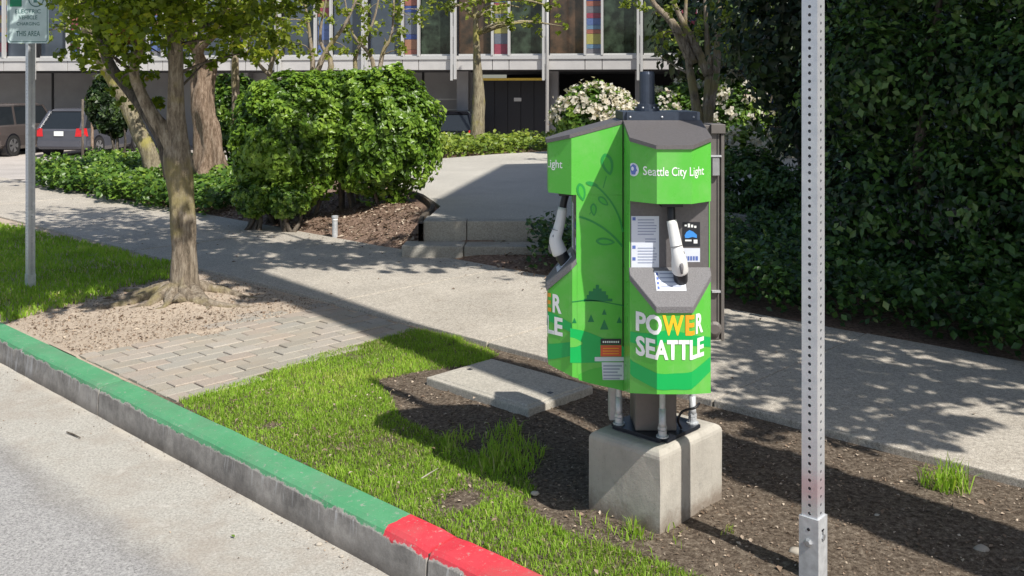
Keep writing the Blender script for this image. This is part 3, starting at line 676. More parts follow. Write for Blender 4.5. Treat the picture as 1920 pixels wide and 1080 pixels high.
# the two units: p outward, q to the viewer's right, z up
def mapR(p, q, z): return Vector((CX+q, 3.365-p-.002, z))
def mapL(p, q, z): return Vector((.385-p-.002, CY-q, z))
def hexplan(sf_, ff, hw, fw, back=0): return [(back, -hw), (sf_, -hw), (ff, -fw), (ff, fw), (sf_, hw), (back, hw)]
FW = .056
def hfront(q, sf_, ff): # depth of the faceted front at lateral q
    q = abs(q); return ff if q <= FW else ff-(ff-sf_)*(q-FW)/(HW-FW)
def prism(name, mp, plan, zb, zt, mats, parent, mi=None, bevel=0):
    n = len(plan); vs = [mp(p, q, zb(p) if callable(zb) else zb) for p, q in plan]+[mp(p, q, zt(p) if callable(zt) else zt) for p, q in plan]
    fs = [tuple(range(n)), tuple(range(n, 2*n))]+[(i, (i+1) % n, (i+1) % n+n, i+n) for i in range(n)]
    bm = bmesh.new(); V = [bm.verts.new(v) for v in vs]
    for f in fs: bm.faces.new([V[i] for i in f])
    return finish(bm, name, mats, parent, bevel=bevel)
TOP = lambda p: 1.385-.27*p
BOT = lambda p: .462+.27*p
TR = lambda p: .905-1.05*(p-.158)
def grid_surface_decal(name, polys, mp, sf_, ff, eps, mat, parent, side=None):
    """2-D outline(s) in (q,z) wrapped on the faceted front, or, with side, (p,z) laid on the side panel"""
    bm = bmesh.new()
    for poly in polys:
        V = [bm.verts.new((a, b, 0)) for a, b in poly]; bm.faces.new(V)
    bmesh.ops.triangulate(bm, faces=bm.faces)
    return wrap(bm, name, mp, sf_, ff, eps, mat, parent, side)
def wrap(bm, name, mp, sf_, ff, eps, mat, parent, side=None):
    if side is None:
        for x in (-FW, FW):
            bmesh.ops.bisect_plane(bm, geom=list(bm.verts)+list(bm.edges)+list(bm.faces), plane_co=(x, 0, 0), plane_no=(1, 0, 0))
        for v in bm.verts:
            q, z = v.co.x, v.co.y; q = max(-HW+.001, min(HW-.001, q)); v.co = mp(hfront(q, sf_, ff)+eps, q, z)
    elif side == 'recess':
        for v in bm.verts: v.co = mp(sf_+eps, v.co.x, v.co.y)
    elif side == 'tray':
        for v in bm.verts: q, p = v.co.x, v.co.y; v.co = mp(p, q, TR(p)+.016+eps)
    else:
        for v in bm.verts: p, z = v.co.x, v.co.y; v.co = mp(p, side*(HW+eps), z)
    bmesh.ops.translate(bm, verts=bm.verts, vec=-wl(parent))
    me = bpy.data.meshes.new(name); bm.to_mesh(me); bm.free(); return link(name, me, mat, parent)
def text_bm(body, x0, x1, y0, y1, bold=.02, shear=0):
    cu = bpy.data.curves.new('t', 'FONT'); cu.body = body; cu.size = 1; cu.offset = bold; cu.resolution_u = 3; cu.shear = shear
    ob = bpy.data.objects.new('t', cu); COL.objects.link(ob); bpy.context.view_layer.update()
    me = bpy.data.meshes.new_from_object(ob.evaluated_get(bpy.context.evaluated_depsgraph_get()))
    bpy.data.objects.remove(ob); bpy.data.curves.remove(cu)
    bm = bmesh.new(); bm.from_mesh(me); bpy.data.meshes.remove(me)
    xs = [v.co.x for v in bm.verts]; ys = [v.co.y for v in bm.verts]; a, b, c_, d = min(xs), max(xs), min(ys), max(ys)
    for v in bm.verts: v.co.x = x0+(v.co.x-a)/(b-a)*(x1-x0); v.co.y = y0+(v.co.y-c_)/(d-c_)*(y1-y0); v.co.z = 0
    return bm
def RQ(u, Y=3.13): return (u-960)/F*Y-CX
def RZ(v, Y=3.115): return H-(v-160)/F*Y
def smoothpoly(top, bot, n=16):
    t_ = curve([(a, b, 0) for a, b in top], n); b_ = curve([(a, b, 0) for a, b in bot], n)
    return [(p.x, p.y) for p in t_]+[(p.x, p.y) for p in reversed(b_)]
def strips(top, bot, n=16):     # quads between two curves, safe to triangulate
    t_ = curve([(a, b, 0) for a, b in top], n); b_ = curve([(a, b, 0) for a, b in bot], n)
    return [[(t_[i].x, t_[i].y), (t_[i+1].x, t_[i+1].y), (b_[i+1].x, b_[i+1].y), (b_[i].x, b_[i].y)] for i in range(n)]
def unit(mp, tilt):
    hd = prism('charger_head', mp, hexplan(.177, .254, HW, FW), 1.14, TOP, M['wrapgreen'], cs)
    prism('hood', mp, hexplan(.183, .261, HW+.002, FW+.003), lambda p: TOP(p)+.001, lambda p: TOP(p)+.014, M['casing'], cs)
    prism('back_panel', mp, [(0, -HW+.003), (.158, -HW+.003), (.158, HW-.003), (0, HW-.003)], .89, 1.139, M['casing'], cs)
    for sd in (-1, 1):
        prism('side_panel', mp, [(0, sd*(HW-.003)), (.160, sd*(HW-.003)), (.160, sd*HW), (0, sd*HW)], .8995, 1.1395, M['wrapgreen'], cs)
    bd = prism('charger_body', mp, hexplan(.174, .254, HW, FW, .1575), BOT, TR, M['wrapgreen'], cs)
    prism('body_side', mp, [(0, -HW), (.157, -HW), (.157, HW), (0, HW)], BOT, .8995, M['wrapgreen'], cs)
    # shelf where the plug rests: slopes down to the front
    pl_ = [(.1585, -HW-.001), (.178, -HW-.001), (.261, -FW-.003), (.261, FW+.003), (.178, HW+.001), (.1585, HW+.001)]
    prism('rest_shelf', mp, pl_, lambda p: TR(p)-.006, lambda p: TR(p)+.016, M['tray'], cs, bevel=.0015)
    prism('holster', mp, [(.165, -.035), (.215, -.035), (.215, .035), (.165, .035)], 1.125, 1.1395, M['black'], cs)
    # plug
    pp = [(.200, 1.080), (.207, 1.04), (.217, 1.00), (.226, .970), (.222, .945), (.212, .920), (.209, .913)]
    rr = [.0165, .018, .0195, .0225, .0265, .0275, .024]
    path = curve([mp(p, tilt*(1.08-z), z) for p, z in pp], 18)
    pg = tube('charging_plug', path, lerps(rr, 18), M['plug'], cs, 16)
    path = curve([mp(.188, 0, 1.13), mp(.196, 0, 1.10), mp(.200, 0, 1.075)], 5); tube('cable', path, .013, M['black'], pg, 12)
    path = curve([mp(.209, tilt*.165, .920), mp(.196, tilt*.19, .893), mp(.180, tilt*.21, .868)], 5); tube('nozzle', path, [.0235, .0235, .023, .023, .022, .021], M['black'], pg, 16)
    jp = mp(.2265, tilt*.11, .968); tube('grip_seam', [mp(.2225, tilt*.075, 1.000), mp(.2228, tilt*.077, .9985)], [.0202, .0202], M['tray'], pg, 16)
    tube('latch', curve([mp(.238, tilt*.13+.002, .955), mp(.247, tilt*.14+.002, .935), mp(.243, tilt*.15+.002, .915)], 5), [.006, .007, .007, .006, .005, .004], M['tray'], pg, 8)
    bm = bmesh.new(); bmesh.ops.create_uvsphere(bm, u_segments=12, v_segments=8, radius=1)
    cc = mp(.232, tilt*.11+.012, .975)
    for v in bm.verts: v.co = cc+Vector((v.co.x*.008, v.co.y*.008, v.co.z*.014))
    finish(bm, 'trigger', M['tray'], pg, smooth=True)
    # print on the head
    e = .0012
    wrap(text_bm('Seattle City Light', RQ(1207), RQ(1323), RZ(335), RZ(313), .008), 'lettering', mp, .177, .254, e, M['print_white'], hd)
    eu, ev = RQ(1191), RZ(321)
    el = lambda rx, ry, cx=0, cy=0, n=20, a0=0, a1=2*PI: [(eu+cx+rx*math.cos(a), ev+cy+ry*math.sin(a)) for a in np.linspace(a0, a1, n, endpoint=False)]
    grid_surface_decal('emblem_disc', [el(.0155, .022)], mp, .177, .254, e, M['paper'], hd)
    grid_surface_decal('emblem_face', [[(eu-.006, ev-.016), (eu+.005, ev-.016), (eu+.007, ev-.006), (eu+.011, ev-.002), (eu+.008, ev+.004), (eu+.007, ev+.013), (eu-.001, ev+.018), (eu-.009, ev+.010), (eu-.010, ev)]], mp, .177, .254, e+.0006, M['print_blue'], hd)
    grid_surface_decal('emblem_cheek', [el(.004, .007, -.003, .003, 10)], mp, .177, .254, e+.0012, M['paper'], hd)
    # print on the body: waves, then words
    w1 = strips([(RQ(1176), RZ(684)), (RQ(1231), RZ(699)), (RQ(1262), RZ(699)), (RQ(1295), RZ(696)), (RQ(1340), RZ(680))], [(RQ(1176), RZ(713)), (RQ(1231), RZ(729)), (RQ(1262), RZ(729)), (RQ(1295), RZ(728)), (RQ(1340), RZ(708))])
    grid_surface_decal('wave_band', w1, mp, .174, .254, e, M['emerald'], bd)
    w2 = strips([(RQ(1176), RZ(633)), (RQ(1215), RZ(628)), (RQ(1250), RZ(618)), (RQ(1290), RZ(626)), (RQ(1340), RZ(643))], [(RQ(1176), RZ(652)), (RQ(1215), RZ(652)), (RQ(1250), RZ(640)), (RQ(1290), RZ(646)), (RQ(1340), RZ(662))])
    grid_surface_decal('wave_band', w2, mp, .174, .254, e, M['emerald'], bd)
    zt, zb = RZ(590), RZ(628)
    for word, a, b, mt in (('PO', 1195, 1239, 'print_white'), ('W', 1240, 1280, 'print_yellow'), ('E', 1283, 1301, 'print_orange'), ('R', 1304, 1321, 'print_white')):
        wrap(text_bm(word, RQ(a), RQ(b), zb, zt, .035), 'lettering', mp, .174, .254, e+.0008, M[mt], bd)
    wrap(text_bm('SEATTLE', RQ(1195), RQ(1323), RZ(674), RZ(636), .035), 'lettering', mp, .174, .254, e+.0008, M['print_white'], bd)
    # labels in the recess
    def q2(u): return (u-960)/F*3.2-CX
    def z2(v): return H-(v-160)/F*3.207
    rect = lambda u0, v0, u1, v1: [(q2(u0), z2(v0)), (q2(u1), z2(v0)), (q2(u1), z2(v1)), (q2(u0), z2(v1))]
    lb = grid_surface_decal('instruction_sheet', [rect(1184, 405, 1236, 502)], mp, .158, 0, .001, M['paper'], cs, 'recess')
    rows_ = [rect(1196, 411+i*5.4, 1232-random.uniform(0, 8), 413+i*5.4) for i in range(6)]+[rect(1210, 447+i*5, 1230, 449+i*5) for i in range(2)]+[rect(1196, 464+i*5.4, 1232-random.uniform(0, 8), 466+i*5.4) for i in range(6)]
    grid_surface_decal('printed_lines', rows_, mp, .158, 0, .0018, M['print_lines'], lb, 'recess')
    grid_surface_decal('number_dots', [rect(1186, y, 1192, y+6) for y in (407, 460, 482)], mp, .158, 0, .0018, M['print_blue'], lb, 'recess')
    dk = grid_surface_decal('dark_sticker', [rect(1280, 416, 1313, 462)], mp, .158, 0, .001, M['print_black'], cs, 'recess')
    grid_surface_decal('sticker_car', [[(q2(a), z2(b)) for a, b in ((1284, 441), (1287, 435), (1293, 431), (1300, 434), (1307, 440), (1307, 446), (1299, 444), (1291, 446), (1285, 446))]], mp, .158, 0, .0018, M['print_skyblue'], dk, 'recess')
    grid_surface_decal('sticker_marks', [rect(1285, 449, 1297, 452), rect(1301, 449, 1308, 456), rect(1284, 421, 1288, 424), rect(1290, 419, 1294, 426), rect(1296, 421, 1300, 426), rect(1302, 423, 1306, 427)], mp, .158, 0, .0018, M['print_white'], dk, 'recess')
    wc = grid_surface_decal('white_sticker', [rect(1281, 465, 1313, 491)], mp, .158, 0, .001, M['paper'], cs, 'recess')
    grid_surface_decal('sticker_marks', [rect(1284, 480, 1288, 488), rect(1289.5, 480, 1293, 488), rect(1294.5, 480, 1298, 488), rect(1299.5, 480, 1303, 488), rect(1304.5, 480, 1309, 488)], mp, .158, 0, .0018, M['print_blue'], wc, 'recess')
    ts = [(-.052, .170), (.045, .170), (.045, .222), (-.052, .222)]
    sh = grid_surface_decal('shelf_label', [ts], mp, 0, 0, .0012, M['paper'], cs, 'tray')
    grid_surface_decal('printed_lines', [[(-.036, .176+i*.011), (.035-random.uniform(0, .02), .176+i*.011), (.035, .179+i*.011), (-.036, .179+i*.011)] for i in range(4)], mp, 0, 0, .002, M['print_lines'], sh, 'tray')
    grid_surface_decal('number_dots', [[(-.048, .175+i*.012), (-.041, .175+i*.012), (-.041, .182+i*.012), (-.048, .182+i*.012)] for i in range(4)], mp, 0, 0, .002, M['print_blue'], sh, 'tray')
    return hd, bd
hdR, bdR = unit(mapR, .16)
hdL, bdL = unit(mapL, .05)
for x_, z_ in ((CX-.11, 1.41), (CX+.11, 1.41), (CX, 1.41)): tube('cap_screw', [(x_, CY-.134, z_), (x_, CY-.1365, z_)], [.004, .004], M['galv'], cs, 8)
# side print of the left unit, measured flat
YS = 3.367
def LX(u): return .383-(u-960)/F*YS
def LZ(v): return H-(v-160)/F*YS
def side(name, polys, mat, par, eps=.001): return grid_surface_decal(name, [[(LX(a), LZ(b)) for a, b in p] for p in polys], mapL, 0, 0, eps, M[mat], par, 1)
def stroke(pts, w0, n=14):
    c_ = curve([(a, b, 0) for a, b in pts], n); out = []
    for i in range(n):
        d = (c_[i+1]-c_[i]).normalized(); nn = Vector((-d.y, d.x, 0))*w0
        out.append([((c_[i]+nn).x, (c_[i]+nn).y), ((c_[i+1]+nn).x, (c_[i+1]+nn).y), ((c_[i+1]-nn).x, (c_[i+1]-nn).y), ((c_[i]-nn).x, (c_[i]-nn).y)])
    return out
def leafp(cx, cy, L, W, ang):
    ca_, sa = math.cos(ang), math.sin(ang); r = []
    for a in np.linspace(0, 2*PI, 18, endpoint=False):
        x = math.cos(a)*L; y = math.sin(a)*W*abs(math.sin(a))**.3*(1-.25*math.cos(a)); r.append((cx+x*ca_-y*sa, cy+x*sa+y*ca_))
    return r
side('vine_print', stroke([(1104, 343), (1122, 352), (1144, 376), (1160, 405), (1168, 435)], 1.6)+stroke([(1086, 406), (1108, 414), (1132, 428), (1152, 445), (1167, 462)], 1.9)+stroke([(1112, 392), (1105, 402)], .7, 2)+stroke([(1137, 330), (1131, 352)], .8, 2), 'vine', hdL)
for a_ in ((1139, 308, 21, 11, 1.3), (1090, 360, 17, 8, 1.35), (1110, 345, 12, 4, .25), (1131, 377, 12, 6, .7), (1113, 393, 12, 6, 1.5), (1135, 453, 18, 7, .08)):
    side('leaf_print', [leafp(*a_)], 'vine', hdL, .0016)
    if a_[3] > 5: side('leaf_vein_print', [leafp(a_[0], a_[1], a_[2]*.7, a_[3]*.55, a_[4])], 'midgreen', hdL, .0022)
RC = lambda x0, y0, x1, y1: [(x0, y0), (x1, y0), (x1, y1), (x0, y1)]
for q in (RC(1095, 560, 1148, 565), RC(1100, 553, 1140, 560), RC(1104, 546, 1136, 553), RC(1112, 541, 1128, 546), RC(1117, 534, 1123, 541)): side('skyline_print', [q], 'skyline', bdL, .0012)
side('ground_line_print', stroke([(1072, 566), (1110, 563), (1169, 573)], .8), 'skyline', bdL, .0012)
for a, b, r in ((1108, 597, 6), (1133, 609, 8), (1133, 585, 4.5), (1161, 600, 5), (1077, 601, 4)): side('tree_print', [[(a-r, b+r*1.1), (a+r, b+r*1.1), (a, b-r*1.3)]], 'skyline', bdL, .0012)
side('wave_band', strips([(1069, 615), (1100, 622), (1135, 636), (1170, 650)], [(1069, 680), (1100, 680), (1135, 678), (1170, 668)]), 'emerald', bdL)
side('wave_band', strips([(1069, 632), (1080, 635), (1092, 642)], [(1069, 651), (1080, 650), (1092, 645)], 8), 'wrapgreen', bdL, .0016)
side('wave_band', strips([(1085, 702), (1105, 693), (1130, 688), (1150, 690), (1170, 700)], [(1085, 712), (1105, 718), (1130, 724), (1150, 728), (1170, 733)], 8), 'midgreen', bdL, .0008)
sb = side('black_sticker', [[(1126, 635), (1165, 635), (1165, 646), (1126, 646)]], 'print_black', bdL, .0022)
side('sticker_marks', [[(1130+i*4, 639), (1132.6+i*4, 639), (1132.6+i*4, 642.5), (1130+i*4, 642.5)] for i in range(8)], 'print_white', bdL, .0028)
side('red_sticker', [[(1126, 647), (1165, 647), (1165, 668), (1126, 668)]], 'print_red', bdL, .0022)
side('sticker_marks', [[(1130, 652+i*5), (1160, 652+i*5), (1160, 653.6+i*5), (1130, 653.6+i*5)] for i in range(3)], 'print_orange', bdL, .0028)
side('white_strip', [[(1115, 669), (1172, 669), (1172, 677), (1115, 677)]], 'paper', bdL, .0022)
side('inspection_label', [[(1128, 679), (1169, 679), (1169, 712), (1130, 712)]], 'paper', bdL, .0022)
side('printed_lines', [[(1131, 684+i*6), (1166-(i % 3)*4, 684+i*6), (1166-(i % 3)*4, 687+i*6), (1131, 687+i*6)] for i in range(5)], 'print_lines', bdL, .0028)

# ================================================================== PERFORATED POSTS
PR = math.radians(1.5); PA = Matrix.Rotation(PR, 3, 'Z') @ A; PB = Matrix.Rotation(PR, 3, 'Z') @ B
def perf_post(base, top, half, sleeve=True, pitch=.0254, rot=None):
    """square tube with a round hole every inch on all four faces; mesh in local coordinates"""
    n = int((top)/pitch); vs = []; fs = []; th = .0025
    for f in range(4):
        ang = math.atan2(PA.y, PA.x)+f*PI/2; e = Vector((math.cos(ang), math.sin(ang), 0)); nn = Vector((math.cos(ang+PI/2), math.sin(ang+PI/2), 0))
        for i in range(n):
            z0 = i*pitch; zc = z0+pitch/2; o = len(vs); R8 = .0056
            outer = [(half, 0), (half, pitch/2), (0, pitch/2), (-half, pitch/2), (-half, 0), (-half, -pitch/2), (0, -pitch/2), (half, -pitch/2)]
            for (a, b) in outer: vs.append(e*a+nn*half+ZZ*(zc+b))
            for q in range(8): a = q*PI/4; vs.append(e*R8*math.cos(a)+nn*half+ZZ*(zc+R8*math.sin(a)))
            for q in range(8): a = q*PI/4; vs.append(e*R8*math.cos(a)+nn*(half-th)+ZZ*(zc+R8*math.sin(a)))
            for q in range(8):
                q1 = (q+1) % 8; fs.append((o+q, o+q1, o+8+q1, o+8+q)); fs.append((o+8+q, o+8+q1, o+16+q1, o+16+q))
    return vs, fs
vs, fs = perf_post(0, 3.2, .0254); pmv = np.array([tuple(v) for v in vs])
def signpost(x, y, z0, top, label, name='signpost'):
    root = empty(name, (x, y, z0), label, 'signpost')
    n = int(top/.0254)*24
    per = int(3.2/.0254)*24; keepv = np.concatenate([pmv[f*per:f*per+n] for f in range(4)]); nf = int(top/.0254)*16; perf_ = int(3.2/.0254)*16
    F4 = []
    for f in range(4):
        for q in fs[f*perf_:f*perf_+nf]: F4.append(tuple(i-f*per+f*n for i in q))
    mesh('post_tube', keepv, F4, M['post'], root, local=True)
    return root
sp1 = signpost(.926, 2.985, -.03, 3.0, 'nearest perforated galvanised steel post beside the charger')
bm = bmesh.new(); bbox(bm, Vector((.926, 2.985, .085)), PA, PB, ZZ, .0315, .0315, .115); finish(bm, 'post_sleeve', M['galv'], sp1)
pz = Vector((.926, 2.985, 0))
tube('sleeve_bolt', [pz-PB*.031+ZZ*.125, pz-PB*.037+ZZ*.125, pz-PB*.041+ZZ*.125], [.013, .013, .008], M['galv_dull'], sp1, 6, smooth=False)
tube('sleeve_hole', [pz-PB*.031+ZZ*.165, pz-PB*.0325+ZZ*.165], [.005, .005], M['black'], sp1, 8)
tube('sleeve_bolt', [pz-PA*.031+ZZ*.14, pz-PA*.036+ZZ*.14], [.010, .010], M['galv_dull'], sp1, 6, smooth=False)
for dz in (.0,):
    bm = bmesh.new(); bbox(bm, pz-PA*.0325+ZZ*.163-PB*.002, PB, PA, ZZ, .007, .001, .002); bbox(bm, pz-PA*.0325+ZZ*.155-PB*.002, PB, PA, ZZ, .0015, .001, .008); finish(bm, 'sleeve_slot', M['black'], sp1)
lp = gp(57, 541); sp2 = signpost(lp.x, lp.y, -.03, 2.38, 'far left perforated steel post carrying the parking sign')
rbox('post_sleeve', lp+ZZ*.05, .030, .030, .06, M['galv'], sp2, .003)
rbox('post_footing', lp+ZZ*(-.01), .10, .10, .015, M['stone'], sp2, .03)
sg = empty('parking_sign', (lp.x+.01, lp.y-.045, 1.83), 'white parking sign with green panel on the far left post', 'parking sign')
SX, SY = lp.x+.005, lp.y-.045
def rrect(x0, x1, z0, z1, r, n=5):
    out = []
    for cx, cz, a0 in ((x1-r, z1-r, 0), (x0+r, z1-r, PI/2), (x0+r, z0+r, PI), (x1-r, z0+r, 1.5*PI)):
        for i in range(n+1): a = a0+PI/2*i/n; out.append((cx+r*math.cos(a), cz+r*math.sin(a)))
    return out
def plate(name, outline, y0, y1, mat, par):
    bm = bmesh.new(); a = [bm.verts.new((x, y0, z)) for x, z in outline]; b = [bm.verts.new((x, y1, z)) for x, z in outline]
    bm.faces.new(a[::-1]); bm.faces.new(b)
    for i in range(len(a)): j = (i+1) % len(a); bm.faces.new((a[i], a[j], b[j], b[i]))
    return finish(bm, name, mat, par)
M['signwhite'] = plain('reflective_sign_white', (.50, .62, .62), .35, 0, .08, 12); M['signgreen'] = plain('sign_green', (.0, .20, .09), .35)
M['signtext'] = plain('sign_dark_green_print', (.06, .16, .15), .4)
x0, x1, z0, z1 = SX-.155, SX+.155, 1.832, 2.30
plate('sign_plate', rrect(x0, x1, z0, z1, .025), SY, SY+.003, M['signwhite'], sg)
bm = bmesh.new(); ou = rrect(x0+.010, x1-.010, z0+.010, z1-.010, .02); inn = rrect(x0+.015, x1-.015, z0+.015, z1-.015, .016)
a = [bm.verts.new((x, SY-.0006, z)) for x, z in ou]; b = [bm.verts.new((x, SY-.0006, z)) for x, z in inn]
for i in range(len(a)): j = (i+1) % len(a); bm.faces.new((a[i], b[i], b[j], a[j]))
finish(bm, 'sign_border', M['signtext'], sg)
plate('green_panel', rrect(x0+.02, x0+.108, 2.105, 2.22, .004), SY-.0012, SY-.0004, M['signgreen'], sg)
def sign_text(body, xa, xb, za, zb, mat, par, y):
    bm = text_bm(body, xa, xb, za, zb, .01)
    for v in bm.verts: v.co = Vector((v.co.x, y, v.co.y))
    bmesh.ops.translate(bm, verts=bm.verts, vec=-wl(par)); me = bpy.data.meshes.new('lettering'); bm.to_mesh(me); bm.free(); link('lettering', me, mat, par)
sign_text('ELECTRIC', x0+.06, x1-.06, 2.055, 2.085, M['signtext'], sg, SY-.001)
sign_text('VEHICLE', x0+.085, x1-.085, 2.01, 2.04, M['signtext'], sg, SY-.001)
sign_text('CHARGING', x0+.07, x1-.07, 1.965, 1.99, M['signtext'], sg, SY-.001)
sign_text('THIS AREA', x0+.065, x1-.065, 1.885, 1.925, M['signtext'], sg, SY-.001)
bm = bmesh.new()
ri = [(SX+.06+.05*math.cos(a), 2.16+.05*math.sin(a)) for a in np.linspace(0, 2*PI, 28, endpoint=False)]; ro = [(SX+.06+.058*math.cos(a), 2.16+.058*math.sin(a)) for a in np.linspace(0, 2*PI, 28, endpoint=False)]
a = [bm.verts.new((x, SY-.0008, z)) for x, z in ro]; b = [bm.verts.new((x, SY-.0008, z)) for x, z in ri]
for i in range(28): j = (i+1) % 28; bm.faces.new((a[i], b[i], b[j], a[j]))
finish(bm, 'ring_symbol', M['signtext'], sg)
plate('pump_symbol', [(SX+.04, 2.135), (SX+.07, 2.135), (SX+.07, 2.185), (SX+.04, 2.185)], SY-.0012, SY-.0004, M['signtext'], sg)

# ================================================================== UTILITY POLE (just out of frame; throws the long straight shadow)
pp0 = Vector((1.005, 3.86, 0))+SUNH*2.75
ro_ = empty('utility_pole', pp0, 'tall wooden utility pole out of frame right of the charger', 'utility pole')
tube('pole_shaft', [pp0+ZZ*z for z in (-.2, 1, 3, 6, 9, 11)], [.215, .212, .20, .185, .17, .16], M['pole'], ro_, 18)
for z in (10.2, 9.4):
    bm = bmesh.new(); bbox(bm, pp0+ZZ*z-B*.2, A, B, ZZ, 1.1, .05, .06); finish(bm, 'cross_arm', M['pole'], ro_)

# ================================================================== BUILDINGS
FD = Vector((.988, -.155, 0)).normalized(); FN = Vector((-FD.y, FD.x, 0))*-1      # facade along FD, outward normal FN (toward camera)
if FN.y > 0: FN = -FN
def facY(u): c_ = (u-960)/F; return 31.64/(1+.157*c_)
FO = Vector(((1200-960)/F*facY(1200), facY(1200), 0))
BAY = 3.02
ob = empty('office_building', FO-FD*10+ZZ*-.9, 'pale office building with striped window bays above a dark parking level', 'building')
def fbox(name, a0, a1, d0, d1, z0, z1, mat, parent=ob, bevel=0):
    bm = bmesh.new(); bbox(bm, FO+FD*(a0+a1)/2+FN*(d0+d1)/2+ZZ*(z0+z1)/2, FD, FN, ZZ, (a1-a0)/2, (d1-d0)/2, (z1-z0)/2); return finish(bm, name, mat, parent, bevel=bevel)
L0, L1 = -BAY*10, BAY*3
ZS, ZB = 2.49, 2.03
fbox('soffit', L0, L1, -11.9, -.05, 2.0, 2.03, M['soffit']); fbox('roof', L0-.3, L1+.3, -12.2, .5, 6.1, 6.4, M['facade'])
fbox('fascia', L0, L1, -.3, .1, 5.4, 6.1, M['facade']); fbox('floor_body', L0, L1, -11.9, -.6, 2.035, 6.05, M['greywall'])
fbox('sill_ledge', L0, L1, -.3, .14, 2.37, ZS, M['alu'])
stripe_cols = [(.10, .15, .32), (.30, .12, .09), (.34, .32, .10), (.05, .08, .24), (.16, .16, .18), (.30, .16, .10), (.13, .22, .32), (.13, .15, .19), (.26, .06, .09)]
M['stripes'] = [plain('coloured_stripe_%d' % i, c_, .35) for i, c_ in enumerate(stripe_cols)]
for i in range(-10, 3):
    a = i*BAY
    for da in (-.055, .055): fbox('mullion', a+da-.04, a+da+.04, .145, .27, 1.68 if da < 0 else 1.72, 5.4, M['alu'])
    for zz in (2.2, 3.1, 4.1): fbox('mullion_link', a-.015, a+.015, .16, .25, zz, zz+.35, M['alu'])
    # spandrel panels with open joints
    for (q0, q1) in ((.0, 1.27), (1.27, 1.82), (1.82, BAY)): fbox('spandrel_panel', a+q0+.012, a+q1-.012, -.25, .10, ZB, 2.365, M['facade'])
    for q in (1.27, 1.82): fbox('mullion', a+q-.035, a+q+.035, .0, .16, ZS+.001, 5.4, M['alu'])
    wn = fbox('window', a+.12, a+1.235, -.10, -.04, ZS+.001, ZS+.06, M['alu']); fbox('pane', a+.12, a+1.235, -.16, -.11, ZS+.06, 5.39, (M['glassb'] if i in (-2, -1, -8) else M['glassd'] if i >= 0 else M['glass']), wn)
    wn = fbox('window', a+1.855, a+BAY-.12, -.10, -.04, ZS+.001, ZS+.06, M['alu']); fbox('pane', a+1.855, a+BAY-.12, -.16, -.11, ZS+.06, 5.39, M['glassd'] if i > -4 else M['glass'], wn)
    wn = fbox('stained_window', a+1.305, a+1.785, -.10, -.04, ZS+.001, ZS+.05, M['alu']); z = ZS+.05; rr = random.Random(i*7+3)
    while z < 5.2:
        h = rr.choice((.14, .17, .22, .34)); fbox('stripe', a+1.305, a+1.785, -.13, -.08, z, min(z+h-.01, 5.39), rr.choice(M['stripes']), wn); z += h
# parking level below
fbox('back_wall', L0, -6.2*1, -4.2, -4.0, -1.1, 2.0, M['greywall'])
for i in range(-9, -2): fbox('wall_seam', i*BAY+.9, i*BAY+.98, -4.0, -3.97, -1.1, 2.0, M['doorblack'])
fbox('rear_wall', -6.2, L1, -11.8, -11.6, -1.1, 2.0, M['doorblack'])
dr = fbox('garage_door', -5.4, -3.1, -1.3, -1.2, -1.1, 1.75, M['doorblack'])
for q in range(5): fbox('door_panel', -5.35+q*.45, -4.93+q*.45, -1.2, -1.17, -1.05, 1.7, M['doorblack'], dr)
fbox('wall_sign', -4.25, -4.0, -1.165, -1.15, .98, 1.1, M['facade'], dr)
fbox('clearance_bar', -5.3, -3.2, -.45, -.35, 1.68, 1.76, M['yellowbar'])
for a in (-6.1, -3.0, .0, 3.0, 6.0): fbox('column', a-.2, a+.2, -1.9, -1.5, -1.1, 2.0, M['greywall'])
for i in (-27, -21, -15, -9.0): fbox('column', i-.2, i+.2, -3.9, -3.5, -1.1, 2.0, M['greywall'])
for a, l in ((-4.60, 'left'), (-4.22, 'right')):
    p = FO+FD*a+FN*.8+ZZ*land(0, 31); o = tube('bollard', [p-ZZ*.1, p+ZZ*.62, p+ZZ*.68], [.05, .05, .03], M['galv_dull'], None, 12)
    tag(o, 'pale bollard before the black garage door, %s one of two' % l, 'bollard')
p = FO+FD*(-2.62)+FN*3; o = tube('light_pole', [p-ZZ*1, p+ZZ*7], [.05, .04], M['alu'], None, 10); tag(o, 'slim pale pole standing before the building right of the garage door', 'pole')
# small rail at the parking mouth
rl = empty('railing', FO+FD*(-6.3)+FN*-3+ZZ*-.9, 'thin metal railing deep in the parking level', 'railing')
for z in (.62, 1.0): fbox('rail', -7.4, -5.6, -3.03, -3.0, z+.0, z+.035, M['alu'], rl)
for a in (-7.3, -6.5, -5.7): fbox('rail_post', a, a+.04, -3.03, -3.0, -1, 1.03, M['alu'], rl)

